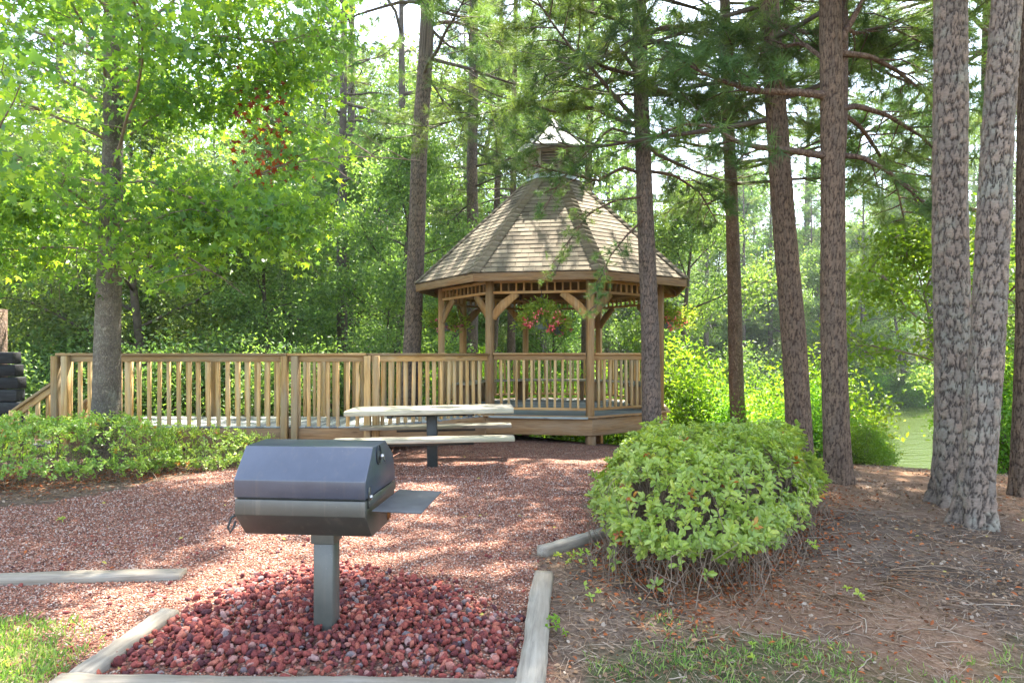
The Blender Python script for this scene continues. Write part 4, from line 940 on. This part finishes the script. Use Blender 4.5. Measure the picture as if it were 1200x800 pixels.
hp('M', 684, 20, 694, 11, 10, 'slim pine behind the gazebo just right of the cupola', bark='bark_pine2', spin=.6, crown='thin')
hp('E', 765, 9.7, 748, 23, 16, 'pine trunk standing in front of the right corner of the gazebo', bark='plate_grey', spin=0, crown='low')
hp('F', 867, 12.5, 848, 19, 14, 'slim brown pine trunk between the gazebo and the leaning thicker pine', bark='bark_pine2', spin=0, crown='low2')
hp('G', 939, 8.7, 902, 32, 23, 'thick brown pine leaning left behind the right azalea hedge', bark='plate_red', spin=2.2, crown='low')
hp('H', 981, 7.25, 973, 33, 25, 'reddish brown forked pine with bare limbs on the bank edge', bark='plate_red', spin=4.4, crown='high')
hp('I', 1116, 6.15, 1114, 47, 38, 'thick plated pine, left one of the pair at the right edge', bark='plate_big', spin=5.7, k=32, flare=.6, crown='high')
hp('J', 1141, 5.44, 1182, 45, 33, 'thick plated pine leaning right, front one of the pair at the right edge', bark='plate_big', spin=.9, k=32, flare=.6, crown='high')
hp('K', 1152, 11, 1162, 22, 19, 'reddish pine partly hidden behind the pair of plated pines', bark='bark_pine2', spin=3.1)
hp('L', 1197, 6.6, 1207, 28, 24, 'dark brown pine trunk cut by the right edge of the picture', bark='plate_red', spin=1.9)
# custom bare limbs with needle sprays
def limb_px(key, pts, d0, d1, r1, tw=6, tl=.5, tuft=.21, nt_=6, dens=1.0, name='limb', bark='bark_pine2'):
    rt, base, lean = pines[key]; n = len(pts); P_ = np.array([P(px, py, d0+(d1-d0)*i/(n-1)) for i, (px, py) in enumerate(pts)])
    t = np.linspace(0, 1, n*3); q = along(P_, t)-base; a = Acc(); b = Acc(); pine_limb(a, b, q, r1, int(tw*1.5), tl, tuft, nt_, dens, .3)
    o = obj(name, a, M[bark], rt); obj('foliage', b, M['needle'], rt)
limb_px('H', [(966, 183), (930, 177), (885, 172), (862, 166), (835, 148), (800, 145), (770, 160)], 7.25, 6.8, .045, 6, .5, dens=.7)
limb_px('H', [(968, 112), (930, 108), (885, 107), (860, 100), (820, 84), (780, 60)], 7.25, 7.0, .05, 8, .6)
limb_px('H', [(984, 182), (1010, 184), (1040, 200), (1065, 222), (1093, 247)], 7.25, 6.9, .035, 5, .4, dens=.6)
limb_px('H', [(984, 128), (1005, 124), (1040, 135), (1080, 160), (1110, 190)], 7.25, 7.6, .04, 8, .7)
limb_px('H', [(984, 48), (1000, 22), (1012, 0), (1020, -40)], 7.25, 7.2, .05, 5, .5)
limb_px('H', [(984, 62), (1020, 66), (1050, 82), (1085, 110), (1100, 140)], 7.25, 8, .04, 9, .8)
limb_px('H', [(984, 130), (1010, 150), (1030, 180), (1050, 215), (1060, 260)], 7.3, 8.6, .03, 10, .8)
limb_px('F', [(852, 110), (820, 95), (790, 70), (760, 60)], 12.5, 12, .05, 8, .9)
limb_px('F', [(860, 170), (830, 185), (795, 170), (770, 175)], 12.5, 11.5, .04, 8, .8)
limb_px('F', [(866, 120), (900, 140), (930, 130), (950, 150)], 12.5, 12, .04, 8, .8)
limb_px('G', [(925, 105), (900, 95), (860, 120), (830, 115), (800, 130)], 8.7, 9.6, .03, 11, .7)
limb_px('H', [(975, 20), (1000, 40), (1040, 30), (1090, 55)], 7.25, 8.2, .03, 12, .8)
limb_px('H', [(966, 70), (940, 50), (900, 60), (860, 40)], 7.25, 8.4, .03, 11, .7)
limb_px('K', [(1155, 250), (1120, 240), (1080, 260), (1040, 290), (1010, 330)], 11, 11.5, .04, 12, .8)
limb_px('K', [(1156, 120), (1180, 130), (1215, 120)], 11, 10.5, .03, 8, .7)
limb_px('F', [(851, 60), (880, 40), (920, 60), (960, 80)], 12.5, 12.6, .04, 11, .9)
limb_px('F', [(855, 220), (830, 240), (800, 235), (780, 250)], 12.5, 13.5, .03, 9, .8)
limb_px('G', [(916, 60), (880, 70), (845, 60), (810, 70)], 8.7, 8.0, .04, 10, .6)
limb_px('G', [(916, 30), (950, 40), (985, 30), (1020, 50)], 8.7, 8.2, .04, 10, .6)
limb_px('E', [(756, 205), (730, 196), (700, 212), (672, 205), (640, 198), (612, 190)], 9.7, 9.2, .03, 9, .42, tuft=.14)
limb_px('E', [(755, 230), (720, 235), (690, 250), (665, 285), (650, 322)], 9.6, 8.9, .02, 8, .30, tuft=.12)
limb_px('E', [(757, 255), (735, 275), (715, 300), (702, 330), (698, 362)], 9.6, 8.9, .02, 8, .28, tuft=.12)
limb_px('E', [(752, 160), (715, 150), (690, 175), (655, 215), (635, 250)], 9.7, 9.0, .02, 9, .35, tuft=.13)
limb_px('E', [(752, 150), (725, 140), (690, 125), (650, 132), (615, 120)], 9.7, 9.5, .04, 10, .6)
limb_px('E', [(750, 90), (710, 80), (670, 60), (630, 70)], 9.7, 9.0, .04, 10, .7)
limb_px('E', [(752, 100), (790, 110), (830, 135), (870, 130)], 9.7, 9.0, .04, 10, .7)
limb_px('E', [(756, 200), (790, 205), (820, 225), (840, 260)], 9.7, 10.5, .03, 9, .7)
limb_px('E', [(750, 40), (790, 30), (840, 45), (880, 30)], 9.7, 8.6, .04, 10, .7)
limb_px('E', [(750, 30), (710, 20), (675, 10), (640, 25)], 9.7, 8.8, .04, 10, .7)
limb_px('B', [(497, 30), (530, 25), (560, 35), (590, 55)], 13.2, 13, .05, 9, .9)
limb_px('C', [(555, 80), (580, 60), (610, 65), (650, 90)], 17.5, 17, .05, 9, 1.2)
limb_px('K', [(1150, 140), (1130, 160), (1100, 190), (1060, 180), (1030, 190)], 11, 10.5, .04, 10, .8)
limb_px('K', [(1152, 60), (1100, 70), (1070, 60), (1030, 40)], 11, 10, .04, 10, .9)
limb_px('L', [(1195, 330), (1180, 345), (1165, 350), (1150, 380)], 6.6, 7.4, .012, 6, .3, dens=.3)
# second stem of the fork
rt, base, lean = pines['H']; a = Acc(); q = np.array([P(981, 200, 7.27), P(985, 150, 7.3), P(986, 100, 7.35), P(986, 40, 7.42), P(988, -60, 7.5), P(996, -200, 7.6), P(1010, -420, 7.8)])-base
a.tube(along(q, np.linspace(0, 1, 20)), np.linspace(.075, .05, 20), 12, bump=.03); obj('fork_stem', a, M['bark_pine2'], rt, smooth=True)

# ================================================================== STAR-LEAVED TREE (left)
gb = np.array([(124-600)/F*8.3, 8.3, 0]); gb[2] = gz(gb[0], gb[1]); sg = root('sweetgum_tree', gb, 'broad star-leaved tree with a few red leaves shading the left end of the walkway', 'broadleaf tree')
lean = ((133-124)/F*8.3/6.0, 0); obj('trunk', trunk_mesh(.178, .078, 13, lean, 24, .3, seed=2), M['bark_gum'], sg, smooth=True)
la_, lb_ = Acc(), Acc(); cl = []; NL = 46
for i in range(NL):
    u = (i+.5)/NL; zz = 2.75+u*9; az = i*2.399+R.uniform(-.3, .3); L = (4.3-3.0*u**1.4)*R.uniform(.75, 1.1); el = .30+.5*u
    if math.sin(az) < -.6: L *= .9
    lp = polyl((lean[0]*zz, 0, zz), (math.cos(az)*math.cos(el), math.sin(az)*math.cos(el), math.sin(el)), L, 8, .13*(1-u), .10); la_.tube(lp, np.linspace(.024*(1-.4*u), .005, 8), 6, cap=False)
    for j in range(9):
        s = .18+.82*(j+.5)/9; q = along(lp, s); dd = lp[-1]-lp[0]; dd /= np.linalg.norm(dd); d2 = dd*.6+rdir(1)[0]*np.array([1, 1, .35]); sp = polyl(q, d2, R.uniform(.5, 1.25)*(1.15-.4*s), 4, .15, .18); la_.tube(sp, np.linspace(.009, .003, 4), 4, cap=False)
        for k in range(5): cl.append(along(sp, .2+.8*(k+.5)/5))
for pts in ([(132, 265), (160, 255), (200, 262), (250, 250), (300, 245), (350, 235)], [(132, 215), (175, 212), (230, 235), (290, 262), (345, 268)], [(132, 170), (165, 150), (200, 120), (250, 110), (300, 100), (330, 110)], [(132, 300), (90, 290), (40, 290), (-20, 310)], [(132, 290), (170, 300), (220, 300), (250, 320)], [(132, 250), (80, 240), (30, 230), (-20, 250)], [(134, 90), (180, 60), (240, 40), (320, 50), (380, 40)]):
    d1 = R.uniform(7.0, 8.6); q = np.array([P(px, py, 8.3+(d1-8.3)*m/(len(pts)-1)) for m, (px, py) in enumerate(pts)])-gb; lp = along(q, np.linspace(0, 1, 10)); la_.tube(lp, np.linspace(.02, .004, 10), 6, cap=False)
    dd = lp[-1]-lp[0]; dd /= np.linalg.norm(dd)
    for j in range(16):
        s = .2+.8*(j+.5)/16; q = along(lp, s); d2 = dd*.6+rdir(1)[0]*np.array([1, 1, .35]); sp = polyl(q, d2, R.uniform(.35, .8), 4, .2, .18); la_.tube(sp, np.linspace(.008, .003, 4), 4, cap=False)
        for k in range(5): cl.append(along(sp, .2+.8*(k+.5)/5))
cl = np.array(cl); W_ = cl+gb; ppx = 600+F*W_[:, 0]/W_[:, 1]; ppy = HOR-F*(W_[:, 2]-EYE)/W_[:, 1]
k = (ppx < 395) & ~((ppy > 335-.12*(ppx-60).clip(0, 260)*(ppx > 160)) & (ppx > 60)) & ~((ppy > 270) & (R.uniform(0, 1, len(cl)) < .35)) & ~((ppx > 98) & (ppx < 168) & (ppy > 128) & (ppy < 205) & (W_[:, 1] < 8.5)); cl = cl[k]
lpn = np.random.default_rng(5).integers(17, 18); n = len(cl)*lpn; c = np.repeat(cl, lpn, 0)+R.normal(size=(n, 3))*np.array([.22, .22, .15]); tint = np.clip(np.repeat(R.uniform(.1, .8, len(cl)), lpn)+R.normal(size=n)*.13, 0, .88)
ax = rdir(n)*np.array([1, 1, .5])+[0, 0, -.5]; nr_ = rdir(n, .6); sz_ = .106*R.uniform(.5, 1.2, n); h_ = n//2; ST2 = T_star(.38)
lb_.scatter(*ST, c[:h_], ax[:h_], nr_[:h_], sz_[:h_], tint[:h_]); lb_.scatter(*ST2, c[h_:], ax[h_:], nr_[h_:], sz_[h_:], tint[h_:])
obj('limbs', la_, M['twig'], sg); obj('crown', lb_, M['gum'], sg)
a = Acc(); rp = np.array([P(px, py, R.uniform(7.8, 8.2)) for px, py in [(300, 108), (292, 128), (312, 122), (322, 128), (300, 150), (325, 160), (305, 172), (330, 178), (288, 182), (310, 192), (332, 196), (298, 200), (318, 205), (315, 145), (322, 186)]])-gb
n = len(rp)*8; c = np.repeat(rp, 8, 0)+R.normal(size=(n, 3))*.13; a.scatter(*ST, c, rdir(n)*np.array([1, 1, .4])+[0, 0, -.6], rdir(n, 1), .10*R.uniform(.6, 1.1, n), R.uniform(.925, 1, n))
tag(obj('leaf_sprig', a, M['gum'], sg), 'dark red leaves hanging from an outer branch', kind='stuff')

# ================================================================== FOREST
GREYB = M['bark_far']
def mk_broad(name, label, mat, loc, **k):
    r = root(name, loc, label, 'tree', 'broadleaf trees in the woods'); a, b = broad_tree(**k); obj('trunk', a, GREYB, r); obj('crown', b, M[mat], r); return r
def mk_pine(name, label, loc, H, zb, cr, nl, tuft, r0, tw=7, nt_=4):
    r = root(name, loc, label, 'pine tree', 'pines in the woods'); a, b = pine_crown(H, zb, cr, nl, tw, nt_, tuft, r0=.05); a.tube([(0, 0, -.5), (.05, 0, H*.3), (0, .06, H*.7), (0, 0, H)], [r0*1.2, r0, r0*.55, .02], 9, bump=.04); obj('trunk', a, GREYB, r); obj('crown', b, M['needle'], r); return r
FL = {}
L1 = 'dense green broadleaf tree in the woods behind the walkway and gazebo'; L2 = 'lighter green open broadleaf tree in the woods behind the walkway'; L3 = 'slender pine in the woods behind the walkway and gazebo'
L4 = 'green tree in the woods on the far shore of the pond'; L5 = 'dark pine in the woods on the far shore of the pond'; L6 = 'tree in the deep background of the woods'
PB = [mk_broad('forest_tree', L1, 'oak', (0, 0, 0), H=11, r0=.16, zb=1.2, cr=2.9, nl=17, ns=6, nt_=4, leaves=70, ls=.15, blob=.36),
      mk_broad('forest_tree', L2, 'oaklite', (0, 0, 0), H=13, r0=.17, zb=3.0, cr=3.0, nl=13, ns=5, nt_=4, leaves=60, ls=.13, blob=.33),
      mk_broad('forest_tree', L1, 'oak', (0, 0, 0), H=9, r0=.13, zb=.5, cr=2.6, nl=16, ns=6, nt_=4, leaves=70, ls=.14, blob=.36, tmpl=OV),
      mk_broad('forest_tree', L2, 'oaklite', (0, 0, 0), H=15, r0=.2, zb=5, cr=3.4, nl=12, ns=5, nt_=4, leaves=55, ls=.13, blob=.33)]
PP = [mk_pine('forest_pine', L3, (0, 0, 0), 17, 5.5, 2.5, 40, .26, .15), mk_pine('forest_pine', L3, (0, 0, 0), 15, 2.5, 2.6, 48, .26, .14)]
used = {}
def put(proto, x, y, rz, sc, label, group, cat=None):
    z = gz(x, y)-.05
    if id(proto) not in used:
        used[id(proto)] = 1; o = proto; o.location = (x, y, z); o.rotation_euler = (0, 0, rz); o.scale = (sc, sc, sc); o['label'] = label; o['group'] = group
    else: o = dup(proto, (x, y, z), rz, sc, label, group)
    return o
placed = [(p[1][0], p[1][1]) for p in pines.values()]
def free(x, y, r): return all((x-a)**2+(y-b)**2 > r*r for a, b in placed)
def lakeE(x, y): return math.sqrt(((x-24)/20)**2+((y-30)/15.5)**2)
G1, G2, G3 = 'trees in the woods behind the walkway', 'trees on the far shore of the pond', 'trees deep in the woods'
def area(n, px0, px1, d0, d1, kinds, s0, s1, gap, lab, grp, emin=1.12):
    c = 0; tries = 0
    while c < n and tries < n*60:
        tries += 1; d = random.uniform(d0, d1); x = (random.uniform(px0, px1)-600)/F*d
        if lakeE(x, d) < emin or not free(x, d, gap): continue
        k = random.choice(kinds); pr = (PB+PP)[k]; lb = lab[1] if k >= 4 else lab[0]
        if grp == G1 and k in (1, 3): lb = L2
        put(pr, x, d, random.uniform(0, 6.28), random.uniform(s0, s1), lb, grp); placed.append((x, d)); c += 1
area(9, -260, 500, 13.8, 18, [0, 2, 2, 0], .6, .85, 2.1, (L1, L3), G1)
area(16, -320, 520, 18, 30, [0, 1, 2, 3, 4, 5, 1], .8, 1.1, 2.5, (L1, L3), G1)
area(6, 500, 800, 18, 30, [1, 2, 4, 0], .55, .9, 2.2, (L1, L3), G1)
area(30, -300, 900, 30, 52, [0, 1, 2, 3, 4, 5], .8, 1.15, 2.8, (L1, L3), G1)
area(55, 650, 1350, 43, 58, [0, 2, 4, 5, 1, 4], .9, 1.25, 2.2, (L4, L5), G2, 1.05)
area(36, 450, 1400, 58, 85, [0, 1, 4, 5], 1.0, 1.3, 3.0, (L4, L5), G2)
area(30, -300, 800, 52, 90, [0, 4, 1], 1.0, 1.3, 4, (L6, L6), G3)
area(26, 330, 860, 24, 44, [3, 4, 5, 1, 3], 1.2, 1.55, 2.6, ('tall tree rising above the gazebo in the woods behind it', 'tall pine rising above the gazebo in the woods behind it'), 'tall trees behind the gazebo')
area(14, -200, 330, 24, 44, [3, 1, 4, 0], 1.2, 1.5, 2.6, (L2, L3), G1)
area(16, 640, 1250, 60, 80, [3, 4, 1, 0], 1.5, 1.9, 3.0, (L4, L5), G2)
area(6, 1230, 1700, 9, 20, [0, 2, 1], .6, .9, 2.5, ('leafy tree beyond the right edge above the pond bank',)*2, 'trees on the right bank')
# shrubs
def mk_shrub(r, h, ls, n, mat, seed):
    rt = root('shrub', (0, 0, 0), 'x', 'shrub'); a = Acc(); b = Acc(); cc = []
    for i in range(26):
        az = R.uniform(0, 6.28); el = R.uniform(.25, 1.5); L = R.uniform(.7, 1.05); e = np.array([math.cos(az)*math.cos(el)*r, math.sin(az)*math.cos(el)*r, math.sin(el)*h])*L
        p = np.array([[0, 0, -.2], e*.35+R.normal(size=3)*.06, e*.7+R.normal(size=3)*.06, e]); a.tube(along(p, np.linspace(0, 1, 6)), np.linspace(.02, .004, 6), 4, cap=False)
        for s in np.linspace(.35, 1, 7): cc.append(along(p, s)+R.normal(size=3)*.12*r)
    cc = np.array(cc); k = n//len(cc); N = len(cc)*k; c = np.repeat(cc, k, 0)+R.normal(size=(N, 3))*.12*r; c[:, 2] = np.maximum(c[:, 2], .02)
    b.scatter(*OV, c, rdir(N, -.2), rdir(N, 1.2), ls*R.uniform(.6, 1.15, N), np.clip(np.repeat(R.uniform(.1, .9, len(cc)), k)+R.normal(size=N)*.12, 0, 1))
    obj('stems', a, M['twig'], rt); obj('foliage', b, M[mat], rt); return rt
SB = [mk_shrub(1.25, 1.7, .085, 9000, 'bright', 1), mk_shrub(1.1, 2.2, .085, 9000, 'bright', 2)]
SD = [mk_shrub(1.3, 1.6, .09, 8000, 'oaklite', 3)]
def shrub(k, px, d, sc, label, grp='bright shrubs on the pond bank'):
    x = (px-600)/F*d; pr = (SB+SD)[k]; return put(pr, x, d, random.uniform(0, 6.28), sc, label, grp)
shrub(0, 945, 10.7, .80, 'sunlit yellow green shrub right of the forked pine above the pond')
shrub(0, 955, 11.8, 1.15, 'sunlit shrub seen between the leaning pine and the forked pine')
shrub(1, 900, 13.5, .95, 'low sunlit shrub seen between the slim pine and the leaning pine')
shrub(1, 822, 14.2, 1.25, 'tall bright shrub just right of the gazebo')
shrub(0, 862, 12.6, .8, 'small bright shrub at the foot of the slim brown pine')
shrub(1, 785, 16.5, 1.5, 'bright shrub behind the right posts of the gazebo')
shrub(0, 1028, 9.3, .34, 'low bright ground shrub on the bank edge by the pond')
shrub(0, 1010, 8.9, .36, 'small ground shrub just right of the forked pine base')
shrub(1, 1190, 9.5, .9, 'bright leafy shrub at the right edge behind the dark pine')
for i, (px, d, sc) in enumerate([(520, 19, 1.3), (590, 18, 1.2), (650, 19.5, 1.4), (715, 18.5, 1.2), (740, 23, 1.7), (560, 23, 1.6), (640, 25, 1.9), (690, 22, 1.5)]):
    shrub(i % 2, px, d, sc, 'sunlit shrub in the undergrowth seen through the gazebo', 'undergrowth shrubs behind the gazebo')
for i, (px, d, sc) in enumerate([(-60, 12.8, 1.2), (60, 13.5, 1.2), (170, 12.6, 1.0), (250, 14, 1.2), (330, 13, 1.0), (410, 14, 1.1), (110, 16, 1.4), (290, 17, 1.4), (450, 16, 1.3), (-20, 11.2, .9)]):
    shrub(2, px, d, sc, 'green shrub in the undergrowth behind the walkway', 'undergrowth shrubs behind the walkway')
for i, px in enumerate(range(850, 1180, 17)):
    d = 60
    while lakeE((px-600)/F*d, d) > 1.05 and d > 30: d -= .3
    if d > 31: shrub((2, 1, 2)[i % 3], px, d+.6+random.uniform(0, 2), random.uniform(1.2, 2.0), 'bushy shrub along the waterline of the far shore of the pond', 'shrubs along the far shore')
# young broadleaf tree behind the paired pines
a, b = broad_tree(3.9, .04, 1.7, 1.1, 12, 5, 3, 34, .10, OV, .2, .08, .4); x, y = (1108-600)/F*9.4, 9.4
r = root('young_tree', (x, y, gz(x, y)), 'young tree with large bright leaves behind the paired plated pines', 'young tree'); obj('trunk', a, M['twig'], r); obj('crown', b, M['bright'], r)

HAZE = 0.00045
if HAZE:
    a = Acc(); a.box((0, 150, 13), (450, 480, 23), ch=.01); m, nt = newmat('haze'); v = nd(nt, 'ShaderNodeVolumePrincipled', {'Color': (.86, .93, 1, 1), 'Density': HAZE, 'Anisotropy': .3}); o = nd(nt, 'ShaderNodeOutputMaterial'); nt.links.new(v.outputs[0], o.inputs['Volume'])
    tag(obj('haze', a, m), 'thin bright summer haze among the trees', 'haze', kind='stuff')
# ================================================================== LIGHT, SKY, CAMERA
EL, AZ = rad(63), rad(14)
S = Vector((math.sin(AZ)*math.cos(EL), math.cos(AZ)*math.cos(EL), math.sin(EL)))
ld = bpy.data.lights.new('sun', 'SUN'); ld.energy = 4.6; ld.angle = rad(.53); ld.color = (1, .93, .82)
lo = bpy.data.objects.new('sun', ld); COL.objects.link(lo); lo.rotation_euler = S.to_track_quat('Z', 'Y').to_euler()
w = bpy.data.worlds.new('World'); scene.world = w; w.use_nodes = True; nt = w.node_tree; nt.nodes.clear()
sky = nd(nt, 'ShaderNodeTexSky', sky_type='NISHITA', sun_disc=False, sun_elevation=EL, sun_rotation=AZ, air_density=1.0, dust_density=1.4, ozone_density=1.0, altitude=50)
nd(nt, 'ShaderNodeOutputWorld', {'Surface': nd(nt, 'ShaderNodeBackground', {'Color': nd(nt, 'ShaderNodeHueSaturation', {'Color': sky.outputs[0], 'Saturation': .72}).outputs[0], 'Strength': .15}).outputs[0]})
cam = bpy.data.cameras.new('camera'); co = bpy.data.objects.new('camera', cam); COL.objects.link(co)
co.location = (0, 0, EYE); co.rotation_euler = (rad(90), 0, 0); cam.lens = 36*F/1200; cam.sensor_width = 36; cam.sensor_fit = 'HORIZONTAL'; cam.shift_y = (HOR-400)/1200; cam.clip_end = 2000
scene.camera = co
vs = scene.view_settings; vs.view_transform = 'Standard'; vs.look = 'None'; vs.gamma = 1; vs.use_curve_mapping = False; vs.exposure = 2.7
cy = scene.cycles; cy.max_bounces = 8; cy.diffuse_bounces = 5; cy.glossy_bounces = 3; cy.transmission_bounces = 4; cy.use_denoising = True; cy.caustics_reflective = False; cy.caustics_refractive = False; cy.sample_clamp_indirect = 8
